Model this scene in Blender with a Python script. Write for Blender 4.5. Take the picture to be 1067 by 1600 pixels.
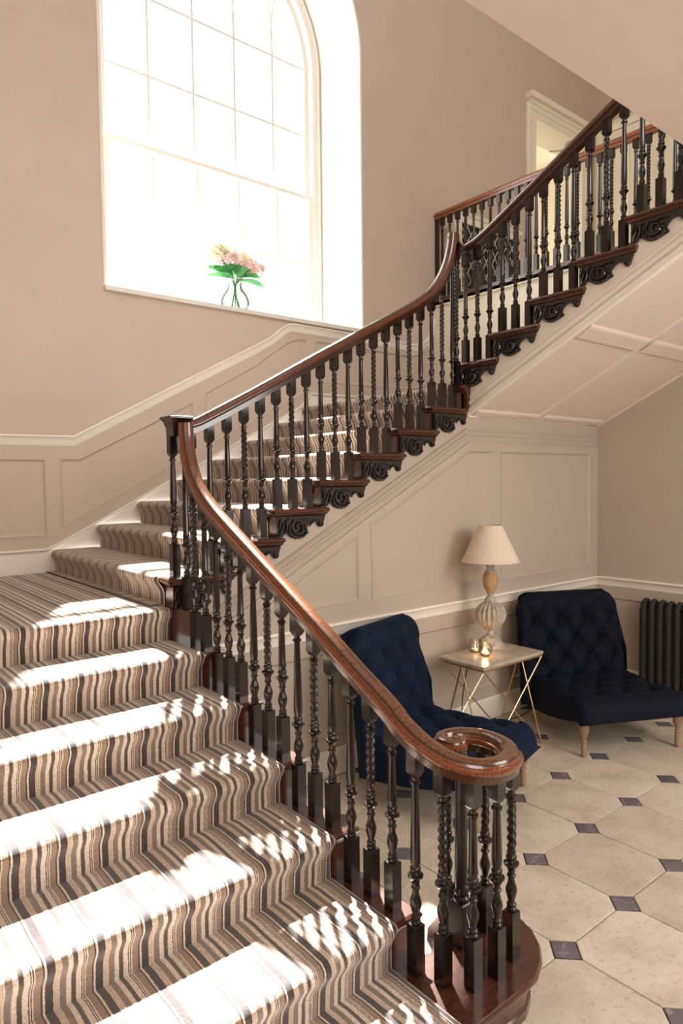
import bpy, bmesh, math, random
from mathutils import Vector, Matrix
from mathutils.geometry import tessellate_polygon
random.seed(7)
PI = math.pi
sin, cos = math.sin, math.cos
for o in list(bpy.data.objects): bpy.data.objects.remove(o, do_unlink=True)
SC = bpy.context.scene
COL = SC.collection

# ------------------------------------------------------------------ camera
F_PX, YAW, PITCH, ROLL = 1061.36, 0.684039, 0.046375, -0.011321
CAM_H = 1.753
cam_d = bpy.data.cameras.new('camera'); cam = bpy.data.objects.new('camera', cam_d); COL.objects.link(cam)
cam_d.sensor_fit = 'HORIZONTAL'; cam_d.sensor_width = 36.0; cam_d.lens = F_PX / 1067 * 36.0
cam_d.clip_start = 0.05; cam_d.clip_end = 200
f0 = Vector((sin(YAW), cos(YAW), 0)); r0 = Vector((cos(YAW), -sin(YAW), 0)); u0 = Vector((0, 0, 1))
fw = f0*cos(PITCH) - u0*sin(PITCH); up = u0*cos(PITCH) + f0*sin(PITCH)
r1 = r0*cos(ROLL) + up*sin(ROLL); u1 = up*cos(ROLL) - r0*sin(ROLL)
m = Matrix((r1, u1, -fw)).transposed().to_4x4(); m.translation = Vector((0, 0, CAM_H))
cam.matrix_world = m
SC.camera = cam
SC.view_settings.view_transform = 'Standard'; SC.view_settings.look = 'None'
SC.view_settings.exposure = 0.8; SC.view_settings.gamma = 1.0; SC.view_settings.use_curve_mapping = False

# ------------------------------------------------------------------ light
world = bpy.data.worlds.new('sky'); SC.world = world; world.use_nodes = True
bg = world.node_tree.nodes['Background']; bg.inputs[0].default_value = (1.0, 0.985, 0.965, 1); bg.inputs[1].default_value = 3.0
def add_light(name, kind, loc, direction, energy, color=(1, 1, 1), **kw):
    d = bpy.data.lights.new(name, kind); d.energy = energy; d.color = color
    for k, v in kw.items(): setattr(d, k, v)
    o = bpy.data.objects.new(name, d); COL.objects.link(o); o.location = loc
    o.rotation_euler = Vector(direction).to_track_quat('-Z', 'Y').to_euler()
    return o
add_light('sun', 'SUN', (2, 9, 9), (-0.37, -0.665, -1.0), 34.0, (1.0, 0.97, 0.93), angle=0.028)
# added fill lights out of view
add_light('hall_floor_fill', 'AREA', (3.6, -1.0, 2.2), (-0.15, 0.7, -0.75), 50, (1.0, 0.97, 0.93), shape='RECTANGLE', size=1.5, size_y=2.2)  # added fill hanging free in the hall to brighten the floor, no fixture
add_light('hall_fill', 'AREA', (0.8, -2.15, 2.1), (0.3, 1, -0.1), 48, (1.0, 0.97, 0.94), shape='RECTANGLE', size=2.4, size_y=1.8)  # added general fill for the hall, no window here
add_light('upper_fill', 'AREA', (2.5, -2.15, 6.2), (0.15, 1, -0.22), 150, (1.0, 0.98, 0.96), shape='RECTANGLE', size=4.0, size_y=2.2)  # added fill for the upper stairwell walls, no window here
por = add_light('stair_window_portal', 'AREA', (3.11, 5.62, 5.1), (0, -1, 0), 1, shape='RECTANGLE', size=2.5, size_y=4.1)
por.data.cycles.is_portal = True

# ------------------------------------------------------------------ materials
MATS = {}
def new_mat(name, col, rough=0.5, spec=0.5, metal=0.0, coat=0.0, coat_rough=0.1, sheen=0.0):
    mt = bpy.data.materials.new(name); mt.use_nodes = True
    b = mt.node_tree.nodes['Principled BSDF']
    b.inputs['Base Color'].default_value = (*col, 1); b.inputs['Roughness'].default_value = rough
    b.inputs['Specular IOR Level'].default_value = spec; b.inputs['Metallic'].default_value = metal
    b.inputs['Coat Weight'].default_value = coat; b.inputs['Coat Roughness'].default_value = coat_rough
    b.inputs['Sheen Weight'].default_value = sheen
    MATS[name] = mt
    return mt, mt.node_tree.nodes, mt.node_tree.links, b
def noise(N, L, scale, detail=4, rough=0.5, vec=None, coord='Object', mscale=None):
    n = N.new('ShaderNodeTexNoise'); n.inputs['Scale'].default_value = scale; n.inputs['Detail'].default_value = detail
    n.inputs['Roughness'].default_value = rough
    if vec is None:
        tc = N.new('ShaderNodeTexCoord'); vec = tc.outputs[coord]
    if mscale:
        mp = N.new('ShaderNodeMapping'); mp.inputs['Scale'].default_value = mscale; L.new(vec, mp.inputs[0]); vec = mp.outputs[0]
    L.new(vec, n.inputs['Vector']); return n
def ramp(N, L, src, stops, interp='LINEAR'):
    r = N.new('ShaderNodeValToRGB'); r.color_ramp.interpolation = interp
    e = r.color_ramp.elements
    while len(e) < len(stops): e.new(0.5)
    for i, (p, c) in enumerate(stops):
        e[i].position = p; e[i].color = (*c, 1)
    L.new(src, r.inputs[0]); return r
def bump(N, L, b, src, strength=0.2, dist=0.01):
    bp = N.new('ShaderNodeBump'); bp.inputs['Strength'].default_value = strength; bp.inputs['Distance'].default_value = dist
    L.new(src, bp.inputs['Height']); L.new(bp.outputs[0], b.inputs['Normal']); return bp
def S(r, g, b):   # sRGB 0-255 -> linear
    def c(v):
        v /= 255.0
        return v/12.92 if v <= 0.04045 else ((v+0.055)/1.055)**2.4
    return (c(r), c(g), c(b))
def plaster(name, c1, c2, rough=0.75, bs=0.12):
    mt, N, L, b = new_mat(name, c1, rough, 0.3)
    n = noise(N, L, 1.6, 5, 0.6, coord='Object'); r = ramp(N, L, n.outputs[0], [(0.3, c1), (0.7, c2)])
    L.new(r.outputs[0], b.inputs['Base Color'])
    n2 = noise(N, L, 60, 3); bump(N, L, b, n2.outputs[0], bs, 0.004); return mt
plaster('wall_paint', S(198, 181, 165), S(204, 187, 171))
plaster('panel_paint', S(196, 180, 163), S(202, 186, 169), 0.5, 0.05)
plaster('hall_paint', S(184, 171, 156), S(190, 177, 162), 0.5, 0.05)
plaster('cream_paint', S(238, 230, 216), S(242, 235, 222), 0.42, 0.03)
plaster('white_paint', S(226, 222, 214), S(230, 226, 219), 0.45, 0.03)
plaster('soffit_paint', S(226, 208, 194), S(230, 213, 199), 0.7, 0.06)
plaster('far_cream', S(236, 228, 205), S(240, 232, 211), 0.5, 0.03)

def wood(name, c1, c2, rough, coat, scale=(1, 1, 12)):
    mt, N, L, b = new_mat(name, c1, rough, 0.5, coat=coat, coat_rough=0.16)
    n = noise(N, L, 14, 6, 0.65, mscale=scale); r = ramp(N, L, n.outputs[0], [(0.25, c1), (0.75, c2)])
    L.new(r.outputs[0], b.inputs['Base Color'])
    n2 = noise(N, L, 55, 3); bump(N, L, b, n2.outputs[0], 0.1, 0.002); return mt
wood('dark_oak', (0.005, 0.0026, 0.0019), (0.019, 0.0085, 0.0055), 0.24, 0.22, (1, 1, 0.15))
wood('tread_mahogany', (0.035, 0.012, 0.007), (0.11, 0.035, 0.018), 0.25, 0.6, (0.6, 4, 4))
wood('carved_wood', (0.006, 0.005, 0.005), (0.02, 0.014, 0.011), 0.25, 0.5, (1, 1, 1))
wood('gallery_rail_wood', (0.16, 0.045, 0.014), (0.34, 0.11, 0.035), 0.25, 0.5, (3, .6, 3))
wood('leg_oak', (0.26, 0.16, 0.085), (0.40, 0.26, 0.14), 0.5, 0.1, (1, 1, 0.3))
# crossbanded handrail: darker sides, rubbed lighter crown, thin joints across the rail
def rail_mat(name, base, light):
    mt, N, L, b = new_mat(name, base, 0.22, 0.5, coat=0.8, coat_rough=0.1)
    uv = N.new('ShaderNodeUVMap'); uv.uv_map = 'rail'
    sep = N.new('ShaderNodeSeparateXYZ'); L.new(uv.outputs[0], sep.inputs[0])
    n = noise(N, L, 9, 6, 0.7, vec=uv.outputs[0], mscale=(30, 1.2, 1))
    r = ramp(N, L, n.outputs[0], [(0.3, base), (0.72, light)])
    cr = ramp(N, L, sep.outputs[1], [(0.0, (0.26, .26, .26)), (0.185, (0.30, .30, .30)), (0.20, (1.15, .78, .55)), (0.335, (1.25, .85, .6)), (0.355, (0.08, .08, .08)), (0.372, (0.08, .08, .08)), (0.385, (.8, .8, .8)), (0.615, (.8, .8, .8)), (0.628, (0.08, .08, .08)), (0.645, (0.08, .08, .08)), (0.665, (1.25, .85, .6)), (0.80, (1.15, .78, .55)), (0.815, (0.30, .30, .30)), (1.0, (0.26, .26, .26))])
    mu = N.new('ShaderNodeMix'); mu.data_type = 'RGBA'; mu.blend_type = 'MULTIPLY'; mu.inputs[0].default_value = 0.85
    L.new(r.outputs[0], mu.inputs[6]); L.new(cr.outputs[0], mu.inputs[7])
    fr = N.new('ShaderNodeMath'); fr.operation = 'MULTIPLY'; fr.inputs[1].default_value = 1/0.075; L.new(sep.outputs[0], fr.inputs[0])
    f2 = N.new('ShaderNodeMath'); f2.operation = 'FRACT'; L.new(fr.outputs[0], f2.inputs[0])
    jr = ramp(N, L, f2.outputs[0], [(0.0, (0.45,)*3), (0.035, (1,)*3)], 'CONSTANT')
    m2 = N.new('ShaderNodeMix'); m2.data_type = 'RGBA'; m2.blend_type = 'MULTIPLY'; m2.inputs[0].default_value = 1
    on = ramp(N, L, sep.outputs[1], [(0.0, (0,)*3), (0.385, (1,)*3), (0.615, (0,)*3)], 'CONSTANT'); L.new(on.outputs[0], m2.inputs[0])
    L.new(mu.outputs[2], m2.inputs[6]); L.new(jr.outputs[0], m2.inputs[7]); L.new(m2.outputs[2], b.inputs['Base Color'])
    n2 = noise(N, L, 40, 4); bump(N, L, b, n2.outputs[0], 0.12, 0.002)
rail_mat('handrail_wood', (0.042, 0.013, 0.006), (0.32, 0.12, 0.048))
rail_mat('upper_handrail_wood', (0.05, 0.018, 0.01), (0.15, 0.05, 0.026))

# striped carpet, stripes follow one world axis through object coordinates (objects sit at the origin)
CH, TP, CR, GB, DG, BK = S(82, 74, 73), S(162, 138, 118), S(232, 214, 195), S(142, 128, 116), S(98, 89, 84), S(66, 57, 54)
TN = S(204, 178, 154)
STR = [(0, CH), (.155, CR), (.17, TN), (.20, CR), (.212, TN), (.245, CR), (.258, TN), (.28, GB), (.40, CR), (.50, DG), (.59, CR), (.70, BK), (.72, CR), (.745, BK), (.765, CR), (.79, TP), (.925, BK), (.955, CR)]
def carpet(name, axis, offset):
    mt, N, L, b = new_mat(name, TP, 0.95, 0.1, sheen=0.4)
    tc = N.new('ShaderNodeTexCoord')
    wob = noise(N, L, 3.2, 2, vec=tc.outputs['Object'])
    fz = noise(N, L, 420, 2, vec=tc.outputs['Object'])
    sep = N.new('ShaderNodeSeparateXYZ'); L.new(tc.outputs['Object'], sep.inputs[0])
    def mth(op, a, bb):
        q = N.new('ShaderNodeMath'); q.operation = op
        for i, v in enumerate((a, bb)):
            if isinstance(v, (int, float)): q.inputs[i].default_value = v
            elif v is not None: L.new(v, q.inputs[i])
        return q.outputs[0]
    w = mth('MULTIPLY', mth('SUBTRACT', wob.outputs[0], 0.5), 0.016)
    w2 = mth('MULTIPLY', mth('SUBTRACT', fz.outputs[0], 0.5), 0.006)
    v = mth('ADD', sep.outputs[axis], w); v = mth('ADD', v, w2)
    v = mth('MULTIPLY', mth('SUBTRACT', v, offset), 1/0.1372); v = mth('FRACT', v, None)
    half1 = ramp(N, L, v, STR, 'CONSTANT')
    sp = noise(N, L, 170, 4, 0.8, vec=tc.outputs['Object'])
    spr = ramp(N, L, sp.outputs[0], [(0.3, (0.52,)*3), (0.7, (1.2,)*3)])
    mu = N.new('ShaderNodeMix'); mu.data_type = 'RGBA'; mu.blend_type = 'MULTIPLY'; mu.inputs[0].default_value = 1
    L.new(half1.outputs[0], mu.inputs[6]); L.new(spr.outputs[0], mu.inputs[7]); L.new(mu.outputs[2], b.inputs['Base Color'])
    bump(N, L, b, sp.outputs[0], 0.5, 0.004)
carpet('carpet_lower', 0, 0.757)
carpet('carpet_upper', 1, 3.21)

def stone():
    mt, N, L, b = new_mat('limestone', S(205, 190, 165), 0.42, 0.4)
    oi = N.new('ShaderNodeObjectInfo'); tc = N.new('ShaderNodeTexCoord')
    ad = N.new('ShaderNodeVectorMath'); ad.operation = 'ADD'; L.new(tc.outputs['Object'], ad.inputs[0])
    cb = N.new('ShaderNodeCombineXYZ'); mm = N.new('ShaderNodeMath'); mm.operation = 'MULTIPLY'; mm.inputs[1].default_value = 37
    L.new(oi.outputs['Random'], mm.inputs[0]); L.new(mm.outputs[0], cb.inputs[0]); L.new(mm.outputs[0], cb.inputs[1]); L.new(cb.outputs[0], ad.inputs[1])
    n = noise(N, L, 5, 8, 0.65, vec=ad.outputs[0]); r = ramp(N, L, n.outputs[0], [(0.25, S(182, 169, 150)), (0.5, S(210, 199, 182)), (0.75, S(223, 214, 199))])
    n3 = noise(N, L, 45, 5, 0.7, vec=ad.outputs[0]); r3 = ramp(N, L, n3.outputs[0], [(0.36, (0.72, 0.66, 0.58)), (0.46, (1, 1, 1))])
    mu = N.new('ShaderNodeMix'); mu.data_type = 'RGBA'; mu.blend_type = 'MULTIPLY'; mu.inputs[0].default_value = 0.75
    L.new(r.outputs[0], mu.inputs[6]); L.new(r3.outputs[0], mu.inputs[7])
    rr = ramp(N, L, oi.outputs['Random'], [(0, (0.86, 0.84, 0.80)), (1, (1.04, 1.03, 1.02))])
    m2 = N.new('ShaderNodeMix'); m2.data_type = 'RGBA'; m2.blend_type = 'MULTIPLY'; m2.inputs[0].default_value = 1
    L.new(mu.outputs[2], m2.inputs[6]); L.new(rr.outputs[0], m2.inputs[7]); L.new(m2.outputs[2], b.inputs['Base Color'])
    bump(N, L, b, n3.outputs[0], 0.15, 0.002)
stone()
def slate():
    mt, N, L, b = new_mat('slate', S(84, 78, 80), 0.35, 0.5)
    oi = N.new('ShaderNodeObjectInfo'); tc = N.new('ShaderNodeTexCoord')
    ad = N.new('ShaderNodeVectorMath'); ad.operation = 'ADD'; L.new(tc.outputs['Object'], ad.inputs[0])
    cb = N.new('ShaderNodeCombineXYZ'); mm = N.new('ShaderNodeMath'); mm.operation = 'MULTIPLY'; mm.inputs[1].default_value = 23
    L.new(oi.outputs['Random'], mm.inputs[0]); L.new(mm.outputs[0], cb.inputs[0]); L.new(mm.outputs[0], cb.inputs[1]); L.new(cb.outputs[0], ad.inputs[1])
    n = noise(N, L, 4, 6, 0.55, vec=ad.outputs[0])
    r = ramp(N, L, n.outputs[0], [(0.3, S(92, 86, 92)), (0.492, S(112, 106, 111)), (0.50, S(170, 152, 148)), (0.508, S(104, 98, 104)), (0.8, S(124, 119, 124))])
    L.new(r.outputs[0], b.inputs['Base Color'])
slate()
new_mat('grout', S(92, 80, 66), 0.9)
def velvet(name, c, c2, sh):
    mt, N, L, b = new_mat(name, c, 0.75, 0.2, sheen=sh)
    b.inputs['Sheen Roughness'].default_value = 0.35; b.inputs['Sheen Tint'].default_value = (0.12, 0.28, 0.62, 1)
    n = noise(N, L, 12, 4, 0.6); r = ramp(N, L, n.outputs[0], [(0.35, c), (0.65, c2)]); L.new(r.outputs[0], b.inputs['Base Color'])
    n2 = noise(N, L, 900, 2); bump(N, L, b, n2.outputs[0], 0.2, 0.001)
velvet('velvet_blue', (0.0015, 0.006, 0.020), (0.003, 0.011, 0.032), 0.13)
velvet('velvet_navy', (0.0008, 0.0018, 0.007), (0.0014, 0.0035, 0.013), 0.05)
new_mat('brass', (0.62, 0.42, 0.24), 0.3, 0.5, metal=1.0)
def marble():
    mt, N, L, b = new_mat('table_stone', S(190, 180, 165), 0.3)
    n = noise(N, L, 14, 8, 0.7); r = ramp(N, L, n.outputs[0], [(0.3, S(150, 138, 122)), (0.7, S(202, 193, 178))]); L.new(r.outputs[0], b.inputs['Base Color'])
marble()
def linen():
    mt, N, L, b = new_mat('linen_shade', S(226, 212, 190), 0.9, 0.1)
    n = noise(N, L, 220, 3, mscale=(1, 1, 0.15)); r = ramp(N, L, n.outputs[0], [(0.3, S(212, 194, 168)), (0.7, S(234, 220, 198))]); L.new(r.outputs[0], b.inputs['Base Color'])
linen()
def limed(name, c1, c2, sc):
    mt, N, L, b = new_mat(name, c1, 0.7, 0.3)
    n = noise(N, L, sc, 6, 0.7); r = ramp(N, L, n.outputs[0], [(0.46, c1), (0.66, c2)]); L.new(r.outputs[0], b.inputs['Base Color'])
    bump(N, L, b, n.outputs[0], 0.3, 0.003)
limed('limed_wood', S(184, 178, 164), S(152, 128, 102), 26)
limed('bare_lamp_wood', S(178, 140, 100), S(196, 162, 122), 40)
limed('iron_paint', S(46, 44, 41), S(58, 55, 50), 30)
new_mat('black_cable', (0.01, 0.008, 0.006), 0.5)
new_mat('white_wax', S(240, 232, 215), 0.5)
mt, N, L, b = new_mat('candle_flame', (1, 0.6, 0.25), 0.5); b.inputs['Emission Color'].default_value = (1, 0.62, 0.28, 1); b.inputs['Emission Strength'].default_value = 14
def glass(name, tint, gloss, rim=None):
    mt = bpy.data.materials.new(name); mt.use_nodes = True; N, L = mt.node_tree.nodes, mt.node_tree.links
    N.remove(N['Principled BSDF']); out = N['Material Output']
    t = N.new('ShaderNodeBsdfTransparent'); t.inputs[0].default_value = (*tint, 1)
    g = N.new('ShaderNodeBsdfGlossy'); g.inputs['Roughness'].default_value = 0.03
    fr = N.new('ShaderNodeLayerWeight'); fr.inputs[0].default_value = 0.5
    pw = N.new('ShaderNodeMath'); pw.operation = 'POWER'; pw.inputs[1].default_value = 3.5; L.new(fr.outputs['Facing'], pw.inputs[0])
    mu = N.new('ShaderNodeMath'); mu.operation = 'MULTIPLY_ADD'; mu.inputs[1].default_value = gloss*.6; mu.inputs[2].default_value = .035; L.new(pw.outputs[0], mu.inputs[0])
    if rim:
        rr = ramp(N, L, fr.outputs['Facing'], [(0.25, tint), (0.92, rim)]); L.new(rr.outputs[0], t.inputs[0])
    mx = N.new('ShaderNodeMixShader'); L.new(mu.outputs[0], mx.inputs[0]); L.new(t.outputs[0], mx.inputs[1]); L.new(g.outputs[0], mx.inputs[2]); L.new(mx.outputs[0], out.inputs[0])
    MATS[name] = mt
glass('window_glass', (0.97, 0.98, 0.98), 0.6)
glass('vase_glass', (0.90, 0.93, 0.91), 0.3, (0.07, 0.09, 0.08))
glass('votive_glass', (0.95, 0.93, 0.91), 0.8, (0.80, 0.77, 0.74))
glass('dark_glass', (0.10, 0.12, 0.08), 1.5)
new_mat('leaded_came', S(205, 196, 170), 0.5)
def thin(name, c1, c2, tr=.22):
    mt, N, L, b = new_mat(name, c1, 0.55, 0.3)
    n = noise(N, L, 26, 3); r = ramp(N, L, n.outputs[0], [(0.35, c1), (0.65, c2)]); L.new(r.outputs[0], b.inputs['Base Color'])
    t = N.new('ShaderNodeBsdfTranslucent'); L.new(r.outputs[0], t.inputs[0]); mx = N.new('ShaderNodeMixShader'); mx.inputs[0].default_value = tr
    L.new(b.outputs[0], mx.inputs[1]); L.new(t.outputs[0], mx.inputs[2]); L.new(mx.outputs[0], N['Material Output'].inputs[0])
thin('stem_green', S(92, 140, 80), S(110, 160, 96), .3)
thin('leaf_green', S(40, 118, 62), S(96, 165, 98), .4)
thin('petal_pink', S(226, 192, 188), S(238, 216, 212), .05); thin('petal_cream', S(222, 210, 184), S(234, 224, 204), .05)
thin('petal_peach', S(226, 192, 174), S(236, 210, 196), .05); thin('petal_rose', S(206, 136, 130), S(222, 172, 164), .05)
thin('petal_green', S(196, 194, 152), S(224, 212, 184), .05)
new_mat('steel', (0.5, 0.5, 0.48), 0.35, metal=1.0)

# ------------------------------------------------------------------ mesh helpers
class MB:
    def __init__(s): s.v = []; s.f = []; s.uv = None
    def box(s, a, b):
        x0, y0, z0 = a; x1, y1, z1 = b; n = len(s.v)
        s.v += [(x0,y0,z0),(x1,y0,z0),(x1,y1,z0),(x0,y1,z0),(x0,y0,z1),(x1,y0,z1),(x1,y1,z1),(x0,y1,z1)]
        s.f += [(n,n+3,n+2,n+1),(n+4,n+5,n+6,n+7),(n,n+1,n+5,n+4),(n+1,n+2,n+6,n+5),(n+2,n+3,n+7,n+6),(n+3,n,n+4,n+7)]; return s
    def ring_surface(s, rings, closed_ring=True, cap0=True, cap1=True, loop=False):
        n = len(s.v); k = len(rings[0])
        for r in rings: s.v += [tuple(p) for p in r]
        R = len(rings); rr = R if loop else R-1
        for i in range(rr):
            a = n+i*k; b = n+((i+1) % R)*k
            for j in range(k if closed_ring else k-1):
                j2 = (j+1) % k; s.f.append((a+j, a+j2, b+j2, b+j))
        if closed_ring and not loop:
            if cap0: s.f.append(tuple(n+j for j in reversed(range(k))))
            if cap1: s.f.append(tuple(n+(R-1)*k+j for j in range(k)))
        return s
    def lathe(s, prof, seg=16, c=(0,0,0), fn=None, cap=True):
        rings = []
        for r, z in prof:
            ring = []
            for j in range(seg):
                a = 2*PI*j/seg; rr = fn(r, z, a) if fn else r
                ring.append((c[0]+rr*cos(a), c[1]+rr*sin(a), c[2]+z))
            rings.append(ring)
        return s.ring_surface(rings, True, cap, cap)
    def tube(s, pts, r, seg=8, cap=True):
        pts = [Vector(p) for p in pts]; rings = []
        up = None
        for i, p in enumerate(pts):
            t = (pts[min(i+1, len(pts)-1)] - pts[max(i-1, 0)]).normalized()
            if up is None:
                up = Vector((0, 0, 1)) if abs(t.z) < 0.9 else Vector((1, 0, 0))
            a = t.cross(up).normalized(); up = a.cross(t).normalized()
            rad = r[i] if isinstance(r, (list, tuple)) else r
            rings.append([p + a*rad*cos(2*PI*j/seg) + up*rad*sin(2*PI*j/seg) for j in range(seg)])
        return s.ring_surface(rings, True, cap, cap)
    def prism(s, poly, holes, fn, d0, d1, cap0=True):
        """poly (2d) with holes; fn(u, v, d) -> 3d point; from depth d0 (front) to d1 (back)"""
        loops = [poly] + list(holes)
        vs = [[Vector((p[0], p[1], 0)) for p in l] for l in loops]
        tris = tessellate_polygon(vs); flat = [p for l in loops for p in l]; n = len(s.v); k = len(flat)
        s.v += [tuple(fn(p[0], p[1], d0)) for p in flat] + [tuple(fn(p[0], p[1], d1)) for p in flat]
        for t in tris:
            s.f.append((n+t[0], n+t[1], n+t[2])); s.f.append((n+k+t[2], n+k+t[1], n+k+t[0]))
        o = 0
        for l in loops:
            for j in range(len(l)):
                a = n+o+j; b = n+o+(j+1) % len(l); s.f.append((a, b, b+k, a+k))
            o += len(l)
        return s
    def sweep2d(s, path, prof, fn, closed=False):
        """path 2d; prof list of (perp, out); fn(u, v, out) -> 3d. perp is to the left of travel"""
        P = [Vector((p[0], p[1])) for p in path]; n = len(P); rings = []
        for i in range(n):
            if closed: a, c = P[i-1], P[(i+1) % n]
            else: a, c = P[max(i-1, 0)], P[min(i+1, n-1)]
            d1 = (P[i]-a); d2 = (c-P[i])
            if d1.length < 1e-9: d1 = d2
            if d2.length < 1e-9: d2 = d1
            d1.normalize(); d2.normalize(); n1 = Vector((-d1.y, d1.x)); n2 = Vector((-d2.y, d2.x))
            mm = n1+n2
            mm = mm/max(mm.length_squared, 0.3)*2 if mm.length > 1e-6 else n1
            rings.append([fn(P[i].x+mm.x*p, P[i].y+mm.y*p, o) for p, o in prof])
        return s.ring_surface(rings, True, True, True, closed)
    def build(s, name, mat, parent=None, smooth=False, loc=None, sharp=None):
        me = bpy.data.meshes.new(name); me.from_pydata([tuple(p) for p in s.v], [], s.f); me.validate(); me.update()
        bm = bmesh.new(); bm.from_mesh(me); bmesh.ops.recalc_face_normals(bm, faces=bm.faces); bm.to_mesh(me); bm.free()
        if s.uv:
            ul = me.uv_layers.new(name='rail')
            for lp in me.loops: ul.data[lp.index].uv = s.uv[lp.vertex_index]
        me.materials.append(MATS[mat])
        if smooth:
            me.polygons.foreach_set('use_smooth', [True]*len(me.polygons)); me.set_sharp_from_angle(angle=math.radians(sharp or 38))
        o = bpy.data.objects.new(name, me); COL.objects.link(o)
        if parent: o.parent = parent
        if loc: o.location = loc
        return o
def inst(me_obj, name, loc, parent=None, rotz=0.0, scale=None):
    o = bpy.data.objects.new(name, me_obj.data); COL.objects.link(o); o.location = loc; o.rotation_euler = (0, 0, rotz)
    if parent: o.parent = parent
    if scale: o.scale = scale
    return o
def empty(name, loc=(0,0,0), rotz=0.0, parent=None):
    o = bpy.data.objects.new(name, None); COL.objects.link(o); o.location = loc; o.rotation_euler = (0,0,rotz); o.empty_display_size = 0.1
    if parent: o.parent = parent
    return o
def tag(o, label, cat, group=None):
    o['label'] = label; o['category'] = cat
    if group: o['group'] = group
    return o
def struct(o, label=None):
    o['kind'] = 'structure'
    if label: o['label'] = label
    return o
def lerp(a, b, t): return a+(b-a)*t
def interp(pts, x):
    if x <= pts[0][0]: return pts[0][1] + (x-pts[0][0])*(pts[1][1]-pts[0][1])/(pts[1][0]-pts[0][0])
    for (a, b), (c, d) in zip(pts, pts[1:]):
        if x <= c: return b+(x-a)*(d-b)/(c-a)
    (a, b), (c, d) = pts[-2:]
    return d+(x-c)*(d-b)/(c-a)
def catmull(pts, n=6):
    P = [Vector(p) for p in pts]; out = []
    for i in range(len(P)-1):
        p0 = P[max(i-1, 0)]; p1 = P[i]; p2 = P[i+1]; p3 = P[min(i+2, len(P)-1)]
        for j in range(n):
            t = j/n
            out.append(0.5*((2*p1)+(p2-p0)*t+(2*p0-5*p1+4*p2-p3)*t*t+(3*p1-p0-3*p2+p3)*t**3))
    out.append(P[-1]); return out

# ------------------------------------------------------------------ key dimensions (metres)
R = 0.16                       # rise of every step
G1, Y1 = 0.3189, 1.5745        # lower flight: going, front of the second riser
G2, X1 = 0.3133, 1.4591        # middle flight: going, first riser
G3, Y3 = 0.315, 3.205          # upper flight
L1, L2, L3 = 7*R, 15*R, 23*R
WB = 5.0                       # window wall
WY = 3.127                     # face of middle string and of the panelled wall below it
XR = 5.37                      # right wall
XS1, XS3 = 1.552, 3.69         # string faces of lower and upper flights
XL = -0.45

# ================================================================== STRUCTURE
# ---- floor of octagons and insets
fl = struct(MB().box((XL, -4, -0.12), (XR, WY, -0.006)).build('floor', 'grout'))
TPX, TX0, TY0 = 0.4307, 2.179, 1.3834
hh = TPX/2; cc = 0.067
def octo(g=0.0022):
    a = hh-g; c = cc+g*0.4
    pts = [(-a, -a+c), (-a+c, -a), (a-c, -a), (a, -a+c), (a, a-c), (a-c, a), (-a+c, a), (-a, a-c)]
    mb = MB(); b = 0.003
    ins = [(x*(1-b/hh), y*(1-b/hh)) for x, y in pts]
    mb.ring_surface([[(x, y, -0.01) for x, y in pts], [(x, y, -0.0015) for x, y in pts], [(x, y, 0) for x, y in ins]], True, False, True)
    return mb
ot = octo().build('stone_tile', 'limestone', fl); sq = MB()
d = cc-0.003
sq.ring_surface([[(0,-d,-0.01),(d,0,-0.01),(0,d,-0.01),(-d,0,-0.01)], [(0,-d,-0.001),(d,0,-0.001),(0,d,-0.001),(-d,0,-0.001)], [(0,-d+.003,0),(d-.003,0,0),(0,d-.003,0),(-d+.003,0,0)]], True, False, True)
st = sq.build('slate_tile', 'slate', fl)
first = [True, True]
for i in range(-3, 8):
    for j in range(-5, 4):
        x, y = TX0+(i+.5)*TPX, TY0+(j+.5)*TPX
        if x > XR-hh+0.02 or y > WY-hh+0.06: continue
        z = random.uniform(-0.0006, 0.0008)
        if first[0]: ot.location = (x, y, z); first[0] = False
        else: inst(ot, 'stone_tile', (x, y, z), fl, PI/2*random.randint(0, 3))
for i in range(-3, 8):
    for j in range(-5, 5):
        x, y = TX0+i*TPX, TY0+j*TPX
        if x > XR-0.05 or y > WY-0.05: continue
        if first[1]: st.location = (x, y, 0.0003); first[1] = False
        else: inst(st, 'slate_tile', (x, y, random.uniform(0, 0.0008)), fl, PI/2*random.randint(0, 3))

# planes as mapping functions: (u, v, out) -> point, out is towards the room
PW = lambda u, v, o: (u, WB-o, v)
PH = lambda u, v, o: (u, WY-o, v)
PR = lambda u, v, o: (XR-o, u, v)

# ---- window wall with arched opening
AX, AZ, AR = 3.115, 5.78, 1.24; SILL = 3.165
def arch(r, zb, n=28, cx=AX, cz=AZ):
    return [(cx-r, zb)] + [(cx-r*cos(PI*i/n), cz+r*sin(PI*i/n)) for i in range(n+1)] + [(cx+r, zb)]
outer = arch(AR, SILL)
DX0, DX1, DZ1 = 7.14, 8.14, 6.06
w = MB().prism([(XL, -.1), (8.6, -.1), (8.6, 8.3), (XL, 8.3)],
               [outer, [(DX0-.02, 3.60), (DX1+.02, 3.60), (DX1+.02, DZ1+.02), (DX0-.02, DZ1+.02)]], PW, 0, -0.35)
wb = struct(w.build('wall_back', 'wall_paint'))
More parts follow.
